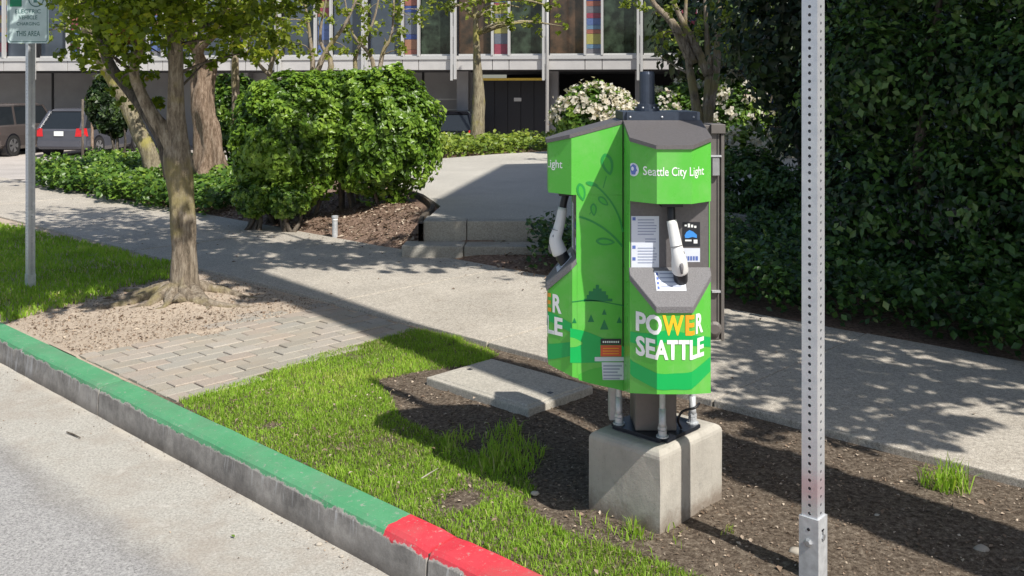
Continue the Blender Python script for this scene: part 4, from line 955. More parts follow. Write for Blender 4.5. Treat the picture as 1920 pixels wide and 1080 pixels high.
# neighbour building out of frame on the right, whose roof edge shades the plaza
R0 = Vector((5.90, 7.6, 0)); e1 = Vector((-.143, -.99, 0)).normalized(); e2 = Vector((.96, .28, 0)).normalized()
nb = empty('neighbour_building', R0+e1*1.5+e2*5, 'tall rendered building out of frame on the right', 'building')
RH = 11.1
c0_ = R0; c1_ = R0+e1*5.6; c2_ = c1_+e2*14; c3_ = R0+e2*14
bm = bmesh.new(); base = [c0_, c1_, c2_, c3_]; lo = [bm.verts.new(p+ZZ*-.3) for p in base]; hi = [bm.verts.new(p+ZZ*RH) for p in base]
bm.faces.new(lo); bm.faces.new(hi)
for i in range(4): j = (i+1) % 4; bm.faces.new((lo[i], lo[j], hi[j], hi[i]))
finish(bm, 'wall', M['brick'], nb)
nrm = Vector((e1.y, -e1.x, 0)); nrm = nrm if nrm.x < 0 else -nrm
for z in (1.0, 4.0, 7.0):
    for q in (.4, 1.9, 3.4):
        bm = bmesh.new(); bbox(bm, c0_+e1*(q+.5)+ZZ*(z+.8)+nrm*.02, e1, nrm, ZZ, .5, .03, .8); wf = finish(bm, 'window', M['alu'], nb)
        bm = bmesh.new(); bbox(bm, c0_+e1*(q+.5)+ZZ*(z+.8)+nrm*.055, e1, nrm, ZZ, .44, .005, .74); finish(bm, 'pane', M['glass'], wf)

# ================================================================== CARS
def car(name, loc, yaw, L, Wd, Ht, paint, label, suv=False, lightcol=(.35, .01, .01)):
    """x forward, y left; built in local coordinates then placed"""
    root = empty(name, loc, label, 'car'); root.rotation_euler = (0, 0, yaw)
    hw = Wd/2; gc = .20 if suv else .17; belt = Ht*.60; hood = Ht*.58
    pm = plain('car_paint', paint, .25, .4, .05, 3)
    rear, front = -L/2, L/2
    if suv: low = [(rear, .45, belt*.98, .86), (rear+.12, gc+.1, belt, .97), (rear+.9, gc, belt, 1), (0, gc, belt, 1), (front-1.2, gc, belt*.97, 1), (front-.9, gc, hood*.98, .98), (front-.25, gc+.05, hood*.88, .93), (front, .4, hood*.7, .80)]
    else: low = [(rear, .42, belt*.92, .84), (rear+.12, gc+.08, belt, .95), (rear+.9, gc, belt, 1), (0, gc, belt*.98, 1), (front-1.1, gc, belt*.95, 1), (front-.8, gc, hood*.9, .97), (front-.25, gc+.05, hood*.78, .92), (front, .35, hood*.58, .78)]
    vs = []; fs = []
    for x, zb, zt, k_ in low:
        w_ = hw*k_; vs += [(x, -w_*.90, zb), (x, -w_, zb+.12), (x, -w_*1.0, (zb+zt)/2+.05), (x, -w_*.93, zt-.03), (x, -w_*.85, zt), (x, w_*.85, zt), (x, w_*.93, zt-.03), (x, w_*1.0, (zb+zt)/2+.05), (x, w_, zb+.12), (x, w_*.90, zb)]
    m = 10
    for i in range(len(low)-1):
        for j in range(m): a, b = i*m+j, i*m+(j+1) % m; fs.append((a, b, b+m, a+m))
    fs += [tuple(range(m))[::-1], tuple(range((len(low)-1)*m, len(low)*m))]
    bm = bmesh.new(); V = [bm.verts.new(v) for v in vs]
    for f in fs: bm.faces.new([V[i] for i in f])
    bmesh.ops.recalc_face_normals(bm, faces=bm.faces)
    me = bpy.data.meshes.new('body'); bm.to_mesh(me); bm.free(); o = link('body', me, pm, root)
    md = o.modifiers.new('b', 'BEVEL'); md.width = .03; md.segments = 2
    # cabin: glass block, then painted roof and pillars a little proud
    if suv: cab = [(rear+.10, rear+.30), (front-1.55, front-1.05)]
    else: cab = [(rear+.08, rear+.55), (front-1.75, front-1.0)]
    xb0, xt0 = cab[0]; xt1, xb1 = cab[1]; wb, wt = hw*.86, hw*.70; zr = Ht-.05; zb = belt-.03
    def hexa(nm, pts, mat, bev=.0):
        bm = bmesh.new(); V = [bm.verts.new(p) for p in pts]
        for f in ((0, 1, 2, 3), (7, 6, 5, 4), (0, 4, 5, 1), (1, 5, 6, 2), (2, 6, 7, 3), (3, 7, 4, 0)): bm.faces.new([V[i] for i in f])
        bmesh.ops.recalc_face_normals(bm, faces=bm.faces)
        if bev: bmesh.ops.bevel(bm, geom=list(bm.edges), offset=bev, segments=2, affect='EDGES')
        me = bpy.data.meshes.new(nm); bm.to_mesh(me); bm.free(); return link(nm, me, mat, root)
    hexa('windows', [(xb0, -wb, zb), (xb1, -wb, zb), (xb1, wb, zb), (xb0, wb, zb), (xt0, -wt, zr), (xt1, -wt, zr), (xt1, wt, zr), (xt0, wt, zr)], M['carglass'])
    hexa('roof', [(xt0-.06, -wt-.02, zr-.03), (xt1+.04, -wt-.02, zr-.03), (xt1+.04, wt+.02, zr-.03), (xt0-.06, wt+.02, zr-.03), (xt0+.1, -wt+.08, Ht), (xt1-.2, -wt+.08, Ht), (xt1-.2, wt-.08, Ht), (xt0+.1, wt-.08, Ht)], pm)
    for sy in (-1, 1):
        for (f0, f1, pw) in ((0, 0, .10), (.33, .36, .05), (.66, .66, .05), (1, 1, .06)):
            xa = xb0+(xb1-xb0)*f0; xc = xt0+(xt1-xt0)*f1
            hexa('pillar', [(xa-pw, sy*(wb+.012), zb), (xa+pw, sy*(wb+.012), zb), (xa+pw, sy*(wb-.06), zb), (xa-pw, sy*(wb-.06), zb), (xc-pw, sy*(wt+.012), zr), (xc+pw, sy*(wt+.012), zr), (xc+pw, sy*(wt-.06), zr), (xc-pw, sy*(wt-.06), zr)], pm)
        tl = hexa('tail_light', [(rear-.02, sy*(hw*.86), belt*(.72)), (rear+.22, sy*(hw*.985), belt*.72), (rear+.22, sy*hw*.8, belt*.72), (rear-.02, sy*(hw*.62 if not suv else hw*.72), belt*.72), (rear+.0, sy*(hw*.86), belt*(1.0 if not suv else 1.28)), (rear+.2, sy*(hw*.93), belt*(1.0 if not suv else 1.28)), (rear+.2, sy*hw*.8, belt*(1.0 if not suv else 1.28)), (rear+.0, sy*(hw*.66 if not suv else hw*.76), belt*(1.0 if not suv else 1.28))], M['lamp_red'])
        hexa('headlight', [(front-.3, sy*hw*.9, hood*.62), (front-.02, sy*hw*.72, hood*.62), (front-.02, sy*hw*.5, hood*.62), (front-.3, sy*hw*.5, hood*.62), (front-.34, sy*hw*.9, hood*.8), (front-.14, sy*hw*.74, hood*.78), (front-.14, sy*hw*.5, hood*.78), (front-.34, sy*hw*.5, hood*.8)], M['rim'])
    hexa('bumper', [(rear-.06, -hw*.82, .32), (rear+.3, -hw*1.01, .32), (rear+.3, hw*1.01, .32), (rear-.06, hw*.82, .32), (rear-.06, -hw*.82, .56), (rear+.3, -hw*1.01, .56), (rear+.3, hw*1.01, .56), (rear-.06, hw*.82, .56)], pm, .03)
    hexa('number_plate', [(rear-.035, -.16, belt*.74), (rear-.03, -.16, belt*.74), (rear-.03, .16, belt*.74), (rear-.035, .16, belt*.74), (rear-.035, -.16, belt*.74+.15), (rear-.03, -.16, belt*.74+.15), (rear-.03, .16, belt*.74+.15), (rear-.035, .16, belt*.74+.15)], M['print_white'])
    wr = .34 if suv else .31
    for sx in (-1, 1):
        for sy in (-1, 1):
            cx = sx*L*.30; 
            def disc(nm, r, y0, y1, mat, par, n=22, r2=None):
                a = [(cx+r*math.cos(q*2*PI/n), sy*y0, wr+r*math.sin(q*2*PI/n)) for q in range(n)]; b = [(cx+(r2 or r)*math.cos(q*2*PI/n), sy*y1, wr+(r2 or r)*math.sin(q*2*PI/n)) for q in range(n)]
                return mesh(nm, a+b, [tuple(range(n)), tuple(range(n, 2*n))]+[(q, (q+1) % n, (q+1) % n+n, q+n) for q in range(n)], mat, par, local=True)
            disc('wheel_arch', wr+.06, hw*.6, hw*1.003, M['black'], root)
            wh = disc('wheel', wr, hw*.65, hw*1.02, M['tyre'], root); disc('rim', wr*.66, hw*.9, hw*1.035, M['rim'], wh)
            for q in range(5):
                a = q*2*PI/5; c_ = Vector((cx+math.cos(a)*wr*.33, sy*hw*1.04, wr+math.sin(a)*wr*.33)); d = Vector((math.cos(a), 0, math.sin(a))); n_ = Vector((-math.sin(a), 0, math.cos(a)))
                a2 = a+PI/5; c_ = Vector((cx+math.cos(a2)*wr*.42, sy*hw*1.036, wr+math.sin(a2)*wr*.42)); 
                mesh('rim_gap', [c_+Vector((math.cos(a2)*-.08, 0, math.sin(a2)*-.08)), c_+Vector((math.cos(a2)*.07-math.sin(a2)*.05, 0, math.sin(a2)*.07+math.cos(a2)*.05)), c_+Vector((math.cos(a2)*.07+math.sin(a2)*.05, 0, math.sin(a2)*.07-math.cos(a2)*.05))], [(0, 1, 2)], M['black'], wh, local=True)
    return root
M['lamp_red'] = plain('red_lamp_lens', (.55, .02, .025), .2)
def carpos(u, Y): return Vector(((u-960)/F*Y, Y, land(0, Y)))
hd_ = math.radians(84)
car('hatchback_car', carpos(176, 33.4), hd_, 4.2, 1.76, 1.55, (.115, .12, .145), 'grey hatchback seen from behind between shrub and brown suv')
car('suv_car', carpos(24, 33.4), hd_, 4.5, 1.80, 1.70, (.13, .11, .105), 'brown grey suv with tall red tail light at left edge', True)
car('dark_car', carpos(848, 33.5), math.radians(92), 4.5, 1.8, 1.45, (.012, .013, .018), 'black car parked under the building left of the thin tree')
car('blue_car', carpos(1505, 21)+ZZ*.75, math.radians(-112), 4.9, 1.9, 1.75, (.03, .045, .10), 'dark blue suv half hidden by shrubs and the near signpost', True)

# ================================================================== TREES AND SHRUBS
def limbset(trunk_pts, cl, seed, r0=.03, k_=3):
    """thin boughs from points of the stems to clump centres"""
    rg = random.Random(seed); out = []
    for p, r in cl:
        p = Vector(p); s = min(trunk_pts, key=lambda q: (q-p).length+ (0 if q.z < p.z else .5*(q.z-p.z))+rg.uniform(0, .4))
        mid = s.lerp(p, .5)+Vector((rg.uniform(-.15, .15), rg.uniform(-.15, .15), rg.uniform(0, .2)))*min(1, (p-s).length)
        pts = curve([s, mid, p], 6); out.append((pts, lerps([r0*min(1.3, .5+(p-s).length*.5), .004], 6)))
    return out
# --- street tree
tb = Vector((-2.31, 6.85, 0))
tr = empty('street_tree', tb, 'pale barked street tree with flared roots on the bare dirt by the pavers', 'tree')
Y0 = 6.85
trunk = curve([py(347, 578, 6.80), py(347, 540, Y0), py(346, 470, Y0), py(340, 380, Y0), py(333, 300, Y0), py(330, 230, Y0), py(330, 150, Y0-.05), py(327, 60, Y0-.1), py(322, -60, Y0-.1), py(330, -260, Y0)], 44)
rad = lerps([.165, .098, .083, .088, .094, .066, .052, .047, .044, .04], 44)
def flare(i, a):
    q = max(0, 1-i/7); return q*(.35*math.sin(a*3+.6)+.28*math.sin(a*5+2)+.1*math.sin(a*11))
vs, fs_ = tube_geo(trunk, rad, 34, .16, 1.7, flare); mesh('trunk', vs, fs_, M['bark'], tr, True)
stem2 = curve([py(338, 320, Y0), py(318, 262, Y0-.02), py(285, 215, Y0-.05), py(262, 170, Y0-.1), py(250, 130, Y0-.15), py(262, 60, Y0-.2), py(215, -80, Y0-.3)], 20)
tube('limb', stem2, lerps([.075, .06, .044, .038, .034, .03, .026], 20), M['bark'], tr, 14, .14)
stem3 = curve([py(328, 330, Y0+.05), py(306, 255, Y0+.1), py(276, 210, Y0+.2), py(240, 165, Y0+.3), py(205, 120, Y0+.35), py(180, 40, Y0+.4)], 18)
tube('limb', stem3, lerps([.08, .06, .05, .045, .04, .03], 18), M['bark_dark'], tr, 12, .14)
roots = []
for ang, ln, r in ((200, .62, .05), (185, .5, .06), (225, .35, .055), (330, .55, .045), (300, .35, .05), (20, .45, .05), (250, .3, .05), (165, .7, .04)):
    a = math.radians(ang); pts = []
    for q in range(8):
        f = q/7; d = .06+ln*f; aa = a+.25*math.sin(f*4+ang); x, y = tb.x+math.cos(aa)*d, tb.y+math.sin(aa)*d
        pts.append(Vector((x, y, soil_h(x, y, 9, 3.2)+.045*(1-f)**1.5-.012)))
    roots.append((pts, lerps([r, r*.7, r*.3], 7)))
tubes('surface_roots', roots, M['bark'], tr, 10, .25)
cl = []
for u, v, Y, r in ((140, 10, 6.5, .16), (165, 60, 6.4, .2), (150, 95, 6.6, .13), (200, 30, 6.2, .26), (205, 95, 6.5, .22), (255, 50, 6.3, .25), (190, -40, 6.3, .3), (290, 20, 6.0, .28), (245, 100, 6.6, .18),
                   (300, 100, 7.2, .2), (350, 20, 6.3, .28), (385, 70, 6.6, .2), (420, 25, 6.4, .28), (470, 45, 6.6, .25), (520, 15, 6.8, .22), (450, 100, 7.0, .1), (390, 110, 7.1, .12), (225, 150, 6.8, .12), (265, 140, 7, .14), (290, 190, 7.2, .10), (240, 190, 7.1, .07), (330, -50, 6, .35), (430, -60, 6.3, .35), (250, -60, 6, .35), (120, -60, 6.4, .35), (550, -40, 6.8, .3), (590, -10, 7, .12), (500, 70, 6.9, .12)):
    cl.append((py(u, v, Y), r))
vis = list(cl)
rg = random.Random(5)
sh = []
for u, v, h, r in ((90, 470, 3.5, .5), (0, 455, 3.5, .6), (180, 480, 3.4, .5), (40, 440, 3.6, .6), (130, 440, 3.4, .6), (215, 455, 3.6, .6), (290, 470, 3.8, .5), (60, 490, 3.3, .55), (150, 505, 3.2, .5), (230, 500, 3.3, .5), (290, 505, 3.6, .4), (20, 530, 3.0, .45), (100, 540, 2.9, .4), (180, 535, 3.0, .4), (-80, 470, 3.5, .7), (-80, 560, 3.2, .6), (250, 425, 4.2, .6), (340, 440, 4.3, .6), (410, 455, 4.4, .5), (170, 405, 4.5, .6), (440, 500, 4.0, .3), (420, 540, 3.6, .22), (500, 560, 3.6, .25), (120, 575, 2.8, .3), (40, 572, 2.8, .35), (200, 560, 2.9, .3), (260, 530, 3.2, .3), (70, 515, 3.0, .4), (-20, 500, 3.2, .5)):
    sh.append((shade_src(u, v, h), r))
stems = trunk[20:]+stem2[8:]+stem3[8:]
top = [Vector((-2.2, 6.4, 3.6)), Vector((-1.6, 5.6, 3.7)), Vector((-1.0, 6.2, 4.2)), Vector((-2.6, 5.4, 3.2)), Vector((-1.8, 4.8, 3.0))]
tubes('boughs', [(curve([trunk[-2], p.lerp(trunk[-2], .5)+ZZ*.25, p], 8), lerps([.045, .02], 8)) for p in top]+limbset(stems, vis, 1, .016)+limbset(top, sh, 2, .016), M['bark_dark'], tr, 6)
P, Nr = clump_pts(vis, 600, 1); R_ = np.clip(np.random.default_rng(1).beta(2, 3, len(P))*1.0, 0, 1)
leaves('crown', P, Nr, .052, M['maple'], tr, aspect=.75, jit=.7, rnd=R_, seed=1)
P, Nr = clump_pts(sh, 400, 2); leaves('crown', P, Nr, .085, M['maple'], tr, aspect=.8, jit=.6, seed=2)
# rusty dead leaf cluster
P, Nr = clump_pts([(py(222, 68, 6.45), .13)], 900, 3); leaves('dead_leaf_cluster', P, Nr, .06, M['maple'], tr, aspect=.7, rnd=np.full(len(P), .99), seed=3)

# --- leaning mossy tree behind
b0 = py(292, 345, 14.0); tr2 = empty('leaning_tree', b0, 'leaning trunk with yellow moss just behind the street tree', 'tree')
ln = curve([py(298, 362, 14.0), py(282, 295, 14.0), py(262, 250, 14.0), py(238, 195, 14.0), py(212, 148, 13.9), py(185, 105, 13.8), py(160, 40, 13.6), py(150, -80, 13.4)], 26)
tube('trunk', ln, lerps([.135, .125, .115, .105, .10, .09, .08, .065], 26), M['bark_moss'], tr2, 16, .15)
c2 = [(py(u, v, 13.6), r) for u, v, r in ((140, 10, .4), (190, -10, .4), (160, 70, .3), (100, 50, .3), (220, 60, .3), (60, 60, .2), (300, 20, .35))]
tubes('boughs', limbset(ln[14:], c2, 4, .02), M['bark_dark'], tr2, 6)
P, Nr = clump_pts(c2, 200, 5); leaves('crown', P, Nr, .085, M['sparse'], tr2, aspect=.7, seed=5)
# --- thick twisted trunk
b0 = py(392, 350, 13.5); tr3 = empty('twisted_tree', b0, 'thick twisted tan trunk with a cut top behind the ivy bed', 'tree')
def tw(i, a): return .22*math.sin(a*2+i*.22)+.12*math.sin(a*5-i*.3)
vs, f_ = tube_geo(curve([py(398, 360, 13.5), py(395, 300, 13.5), py(388, 250, 13.5), py(380, 205, 13.5), py(386, 150, 13.5), py(388, 112, 13.5)], 30), lerps([.22, .17, .155, .175, .12, .12], 30), 26, .18, 4, tw); mesh('trunk', vs, f_, M['bark_tan'], tr3, True)
tube('limb', curve([py(376, 215, 13.5), py(370, 150, 13.6), py(372, 110, 13.7), py(355, 60, 13.6), py(340, -80, 13.5)], 12), lerps([.12, .10, .08, .07, .05], 12), M['bark_tan'], tr3, 12, .15)
tube('limb', curve([py(384, 130, 13.5), py(372, 95, 13.3), py(405, 60, 13.1), py(425, 20, 13), py(440, -60, 12.8)], 14), lerps([.09, .07, .05, .045, .04], 14), M['bark_tan'], tr3, 10, .15)
c3 = [(py(u, v, 13.3), r) for u, v, r in ((430, 90, .25), (340, 60, .3), (450, 20, .45), (380, 20, .45), (330, 90, .2), (490, 100, .25))]
P, Nr = clump_pts(c3, 260, 6); leaves('crown', P, Nr, .085, M['maple'], tr3, aspect=.7, rnd=np.random.default_rng(3).uniform(0, .97, len(P)), seed=6)
# --- slim straight trunk
b0 = py(443, 345, 14.2); tr4 = empty('slim_tree', b0, 'slim straight grey trunk left of the round bush', 'tree')
tk = curve([py(446, 352, 14.2), py(444, 250, 14.2), py(441, 150, 14.2), py(440, 60, 14.2), py(438, -60, 14.2)], 16); tube('trunk', tk, lerps([.07, .06, .055, .05], 16), M['bark'], tr4, 12, .12)
c4 = [(py(u, v, 14), r) for u, v, r in ((420, -10, .4), (470, 0, .4), (510, 60, .35), (500, 110, .25))]
tubes('boughs', limbset(tk[9:], c4, 6, .02), M['bark_dark'], tr4, 6); P, Nr = clump_pts(c4, 230, 7); leaves('crown', P, Nr, .09, M['sparse'], tr4, aspect=.7, seed=7)
# --- open multi-stem tree above the bush
def open_tree(u, v, Y, label, stems_px, clumps_px, seed, r0=.05, per=150, leaf=.085, mat='sparse', lm='bark', name='tree'):
    b0 = py(u, v, Y); t_ = empty(name, b0, label, 'tree'); allp = []; geo = []
    for sp_ in stems_px:
        pts = curve([py(a, b, Y+c_) for a, b, c_ in sp_], 14); geo.append((pts, lerps([r0, r0*.75, r0*.4, r0*.2], 14))); allp += pts[4:]
    tubes('trunk', geo, M[lm], t_, 9, .15); cl_ = [(py(a, b, Y+random.Random(seed+i).uniform(-.5, .5)), r) for i, (a, b, r) in enumerate(clumps_px)]
    tubes('boughs', limbset(allp, cl_, seed, r0*.3), M[lm], t_, 5); P, Nr = clump_pts(cl_, per, seed); leaves('crown', P, Nr, leaf, M[mat], t_, aspect=.7, seed=seed); return t_
open_tree(560, 250, 15, 'open many stemmed tree rising behind the left of the round bush', [[(560, 260, 0), (530, 170, 0), (478, 110, 0), (460, 40, 0)], [(560, 260, 0), (585, 150, 0), (580, 60, 0), (560, -60, 0)], [(565, 260, 0), (600, 120, 0), (650, 40, 0), (690, -60, 0)], [(560, 260, 0), (620, 130, 0), (600, 70, 0), (620, -40, 0)], [(550, 260, 0), (505, 160, .3), (520, 60, .3), (500, -60, 0)]],
          [(480, 90, .25), (460, 50, .35), (550, 80, .3), (590, 20, .3), (630, 60, .3), (520, 100, .25), (650, 90, .2), (520, 40, .3), (600, 30, .2), (580, 60, .15), (640, 20, .25), (500, 120, .2), (560, 10, .25), (690, 30, .22), (610, 100, .12), (540, 90, .15)], 11, .06, 120)
open_tree(700, 250, 16, 'second open many stemmed tree behind the right of the round bush', [[(700, 260, 0), (665, 120, 0), (700, 40, 0), (720, -60, 0)], [(700, 260, 0), (715, 110, 0), (735, 60, 0), (740, -60, 0)], [(700, 260, 0), (700, 120, 0), (660, 60, 0), (640, -40, 0)]],
          [(740, 20, .35), (690, 55, .3), (730, 85, .25), (780, 40, .3), (680, 95, .2), (690, 20, .3), (760, 60, .2), (720, 70, .15), (800, 20, .22), (760, 95, .12), (670, 80, .12)], 12, .05, 120)
open_tree(893, 262, 19, 'single straight tree trunk on the bed before the garage door', [[(893, 285, 0), (897, 180, 0), (893, 80, 0), (890, -60, 0)]], [(850, 5, .35), (930, 10, .4), (980, 15, .4), (1010, 40, .3), (820, 20, .3), (960, 45, .25), (1045, 15, .3), (1060, 50, .18), (900, -30, .5), (880, 30, .2)], 13, .16, 110, .10, 'sparse', 'bark_moss')
open_tree(1320, 230, 14, 'grey forked tree standing behind the charger among white flowers', [[(1318, 260, 0), (1300, 170, 0), (1285, 60, 0), (1290, -60, 0)], [(1320, 260, 0), (1330, 150, 0), (1325, 60, 0), (1318, -60, 0)], [(1320, 260, 0), (1342, 130, 0), (1348, 20, 0), (1350, -60, 0)], [(1300, 120, 0), (1262, 45, 0), (1225, 5, 0), (1200, -60, 0)], [(1330, 140, 0), (1300, 80, 0), (1270, 20, 0), (1240, -60, 0)]],
          [(1240, 70, .2), (1220, 30, .25), (1262, 20, .25), (1310, 60, .2), (1350, 30, .3), (1280, 100, .12), (1190, 10, .2), (1390, 20, .4), (1360, 90, .2), (1230, 100, .1), (1255, 65, .2)], 14, .085, 150, .08, 'sparse', 'bark')

# --- big round bush (two grown together)
def shrub(name, ells, n, size, mat, label, seed, cat='shrub', front=(0, -1, .3), inner=.6, lumps=.2, asp=.62, stems=True, group=None):
    c0 = ells[0][0]; base = Vector((c0[0], c0[1], c0[2]-ells[0][1][2])); t_ = empty(name, base, label, cat, group)
    if stems:
        rg = random.Random(seed); L_ = []
        for c_, r in ells:
            for q in range(5):
                b = Vector((c_[0]+rg.uniform(-.15, .15), c_[1]+rg.uniform(-.1, .1), min(0, base.z)-.05)); e = Vector((c_[0]+rg.uniform(-.6, .6)*r[0], c_[1]+rg.uniform(-.6, .6)*r[1], c_[2]+rg.uniform(-.2, .4)*r[2]))
                L_.append((curve([b, b.lerp(e, .5)+Vector((rg.uniform(-.1, .1), 0, 0)), e], 6), lerps([.028, .012], 6)))
        tubes('stems', L_, M['bark_dark'], t_, 6)
    P, Nr, R = shell_pts(ells, n, seed, inner, lumps, front); leaves('foliage', P, Nr, size, M[mat], t_, aspect=asp, jit=.45, rnd=R*.9, seed=seed); return t_
Yb = 10.6
shrub('round_bush', [(tuple(py(560, 255, Yb)), (.74, .65, .70)), (tuple(py(500, 300, Yb-.1)), (.34, .4, .45))], 23000, .066, 'bush', 'left lobe of the big clipped glossy green bush', 51, inner=.4, lumps=.22)
shrub('round_bush', [(tuple(py(722, 252, Yb-.1)), (.60, .58, .72)), (tuple(py(660, 205, Yb)), (.5, .5, .42))], 21000, .066, 'bush', 'right lobe of the big clipped glossy green bush', 52, inner=.4, lumps=.26)
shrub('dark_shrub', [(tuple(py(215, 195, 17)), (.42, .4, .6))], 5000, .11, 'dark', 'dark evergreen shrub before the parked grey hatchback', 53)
shrub('leafy_shrub', [(tuple(py(440, 215, 15.5)), (.5, .4, .65)), (tuple(py(480, 270, 15)), (.4, .4, .4))], 6000, .09, 'ivy', 'mid green shrub behind the slim trunk', 54)
shrub('leafy_shrub', [(tuple(py(480, 370, 10.1)), (.22, .25, .20)), (tuple(py(540, 375, 10)), (.25, .2, .18))], 3500, .05, 'ivy', 'small dark shrub low at the foot of the round bush', 55)
shrub('rhododendron', [(tuple(py(1115, 225, 17.4)), (.75, .6, .62)), (tuple(py(1180, 250, 17)), (.5, .5, .5))], 7000, .10, 'ivy', 'white flowering rhododendron left of the charger mast', 56)
shrub('rhododendron', [(tuple(py(1285, 222, 17.3)), (.75, .6, .62)), (tuple(py(1375, 225, 16.8)), (.6, .5, .75)), (tuple(py(1400, 300, 14)), (.45, .4, .45))], 10000, .09, 'ivy', 'larger white flowering rhododendron right of the charger mast', 57)
def flowers(ctrs, n, size, label, seed, host):
    rg = np.random.default_rng(seed); P = []; Nn = []
    for c_, r in ctrs:
        for _ in range(n):
            d = rg.normal(0, 1, 3); d[1] = -abs(d[1]); d[2] = abs(d[2])*.9+.05; d /= np.linalg.norm(d); p = np.array(c_)+d*np.array(r)*1.03
            for q in range(14): P.append(p+rg.normal(0, .045, 3)); Nn.append(d)
    o = leaves('blossoms', P, Nn, size, M['petal'], host, aspect=.9, jit=.6, rnd=rg.beta(1.5, 2.5, len(P)), seed=seed); return o
hosts = [o for o in bpy.data.objects if o.name.startswith('rhododendron')]; hosts.sort(key=lambda o: o.location.x)
flowers([(tuple(py(1115, 225, 17.4)), (.75, .6, .62)), (tuple(py(1180, 250, 17)), (.5, .5, .5))], 66, .075, '', 61, hosts[0])
flowers([(tuple(py(1285, 222, 17.3)), (.75, .6, .62)), (tuple(py(1375, 225, 16.8)), (.6, .5, .75)), (tuple(py(1400, 300, 14)), (.45, .4, .45))], 34, .075, '', 62, hosts[1])

# --- ground cover beds
def cover(name, poly, n, hgt, size, mat, label, seed, base=bed_h, lift=.0):
    rg = np.random.default_rng(seed); P = np.array(poly); x0, y0 = P.min(0); x1, y1 = P.max(0)
    x = rg.uniform(x0, x1, n*4); y = rg.uniform(y0, y1, n*4); w1_ = n2(x, y, 2.2, seed)*.25; w2_ = n2(x, y, 2.2, seed+5)*.25
    m = inpoly(x+w1_, y+w2_, poly); x, y = x[m][:n], y[m][:n]; hh = n2(x, y, 1.9, seed+1)+.6*n2(x, y, 5.5, seed+2)
    z0_ = np.array([base(a, b, a*A.x+b*A.y, a*B.x+b*B.y) for a, b in zip(x, y)])
    dd = rg.uniform(0, 1, len(x))**.6; z = z0_+lift+.02+hgt*(1+.6*hh)*dd
    Nn = np.stack([-.2*rg.normal(size=len(x)), -.35+0*x, 1+0*x], 1)
    o = leaves(name, np.stack([x, y, z], 1), Nn, size, M[mat], aspect=.7, jit=.5, rnd=np.clip(.45+.4*hh+rg.normal(0, .2, len(x)), 0, 1), seed=seed); tag(o, label, kind='stuff'); return o
ivy = [gp(45, 352)[:2], gp(150, 373)[:2], gp(300, 398)[:2], gp(400, 412)[:2], gp(455, 395)[:2], (-3.2, 13.5), (-4.2, 15), (-6, 17.5), (-7.4, 17.5), (-7.6, 15.6)]
cover('ivy_groundcover', [tuple(p) for p in ivy], 20000, .30, .075, 'ivy', 'bright ivy ground cover between sidewalk and parked cars', 71)
cover('plaza_groundcover', [(-1.4, 16.05), (-.3, 17.25), (.7, 18.05), (2.2, 18.5), (2.2, 20), (-2.6, 20), (-2.8, 16)], 9000, .26, .085, 'bright', 'yellow green ground cover along the far plaza edge', 72, base=lambda x, y, s, t: .25)
o = mesh('raised_bed_soil', [(-2.9, 15.9, .24), (-1.35, 16.0, .24), (-.3, 17.2, .24), (.7, 18.0, .24), (3.0, 18.6, .24), (7, 18.8, .24), (7, 21, .24), (-2.9, 21, .24), (-2.9, 21, -1), (7, 21, -1)], [(0, 1, 2, 3, 4, 5, 6, 7), (7, 6, 9, 8)], M['mulch']); tag(o, kind='structure')
def stp_(s, t): return tuple(st(s, t)[:2])
cover('low_hedge_groundcover', [stp_(-3, 5.80), stp_(3.5, 5.80), stp_(5.4, 5.85), stp_(5.6, 7.4), stp_(3, 7.6), stp_(-3, 7.2)], 30000, .34, .052, 'holly', 'dark leafy ground cover along the far sidewalk edge', 73)
cover('low_ivy_groundcover', [stp_(-3, 5.80), stp_(5.0, 5.80), stp_(5.3, 6.25), stp_(-3, 6.2)], 5500, .22, .055, 'holly', 'mid green leaves fringing the shaded sidewalk edge', 74)
cover('weedy_groundcover', [(.2, 8.35), (1.6, 7.3), (2.4, 8.0), (2.0, 8.9), (.9, 8.72), (.3, 8.7)], 3500, .22, .04, 'holly', 'low dark plants at the right end of the steps', 75)
scatter('leaf_litter', [stp_(5.5, 5.6), stp_(4.0, 5.6), stp_(4.2, 6.4), stp_(6.2, 6.3)], 900, .022, M['chip'], 76, lambda x, y, s, t: .03 if t < 5.73 else bed_h(x, y, s, t)+.01, 'dry leaf litter on the sidewalk by the steps', .004)

# --- hedge and dark evergreens on the right
hells = []
rg = random.Random(3)
for s in np.arange(-3.2, 3.2, .62):
    for z, dt in ((.65, .0), (1.5, .05), (2.35, .15), (3.1, .3)):
        p = st(s+rg.uniform(-.1, .1), 6.95+dt+rg.uniform(-.12, .12)+(.25 if s > 2.3 else 0), z+rg.uniform(-.1, .1)); hells.append((tuple(p), (.52+rg.uniform(0, .12), .52, .56)))
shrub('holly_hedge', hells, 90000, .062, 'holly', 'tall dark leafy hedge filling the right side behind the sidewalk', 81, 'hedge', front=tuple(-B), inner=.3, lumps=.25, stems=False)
h_ = [o for o in bpy.data.objects if o.name == 'holly_hedge'][0]
tubes('stems', [([st(s, 7.0, -.05), st(s+.1, 7.05, 1), st(s-.1, 7.1, 2.6)], [.05, .04, .02]) for s in np.arange(-2.8, 3.0, .6)], M['bark_dark'], h_, 7)
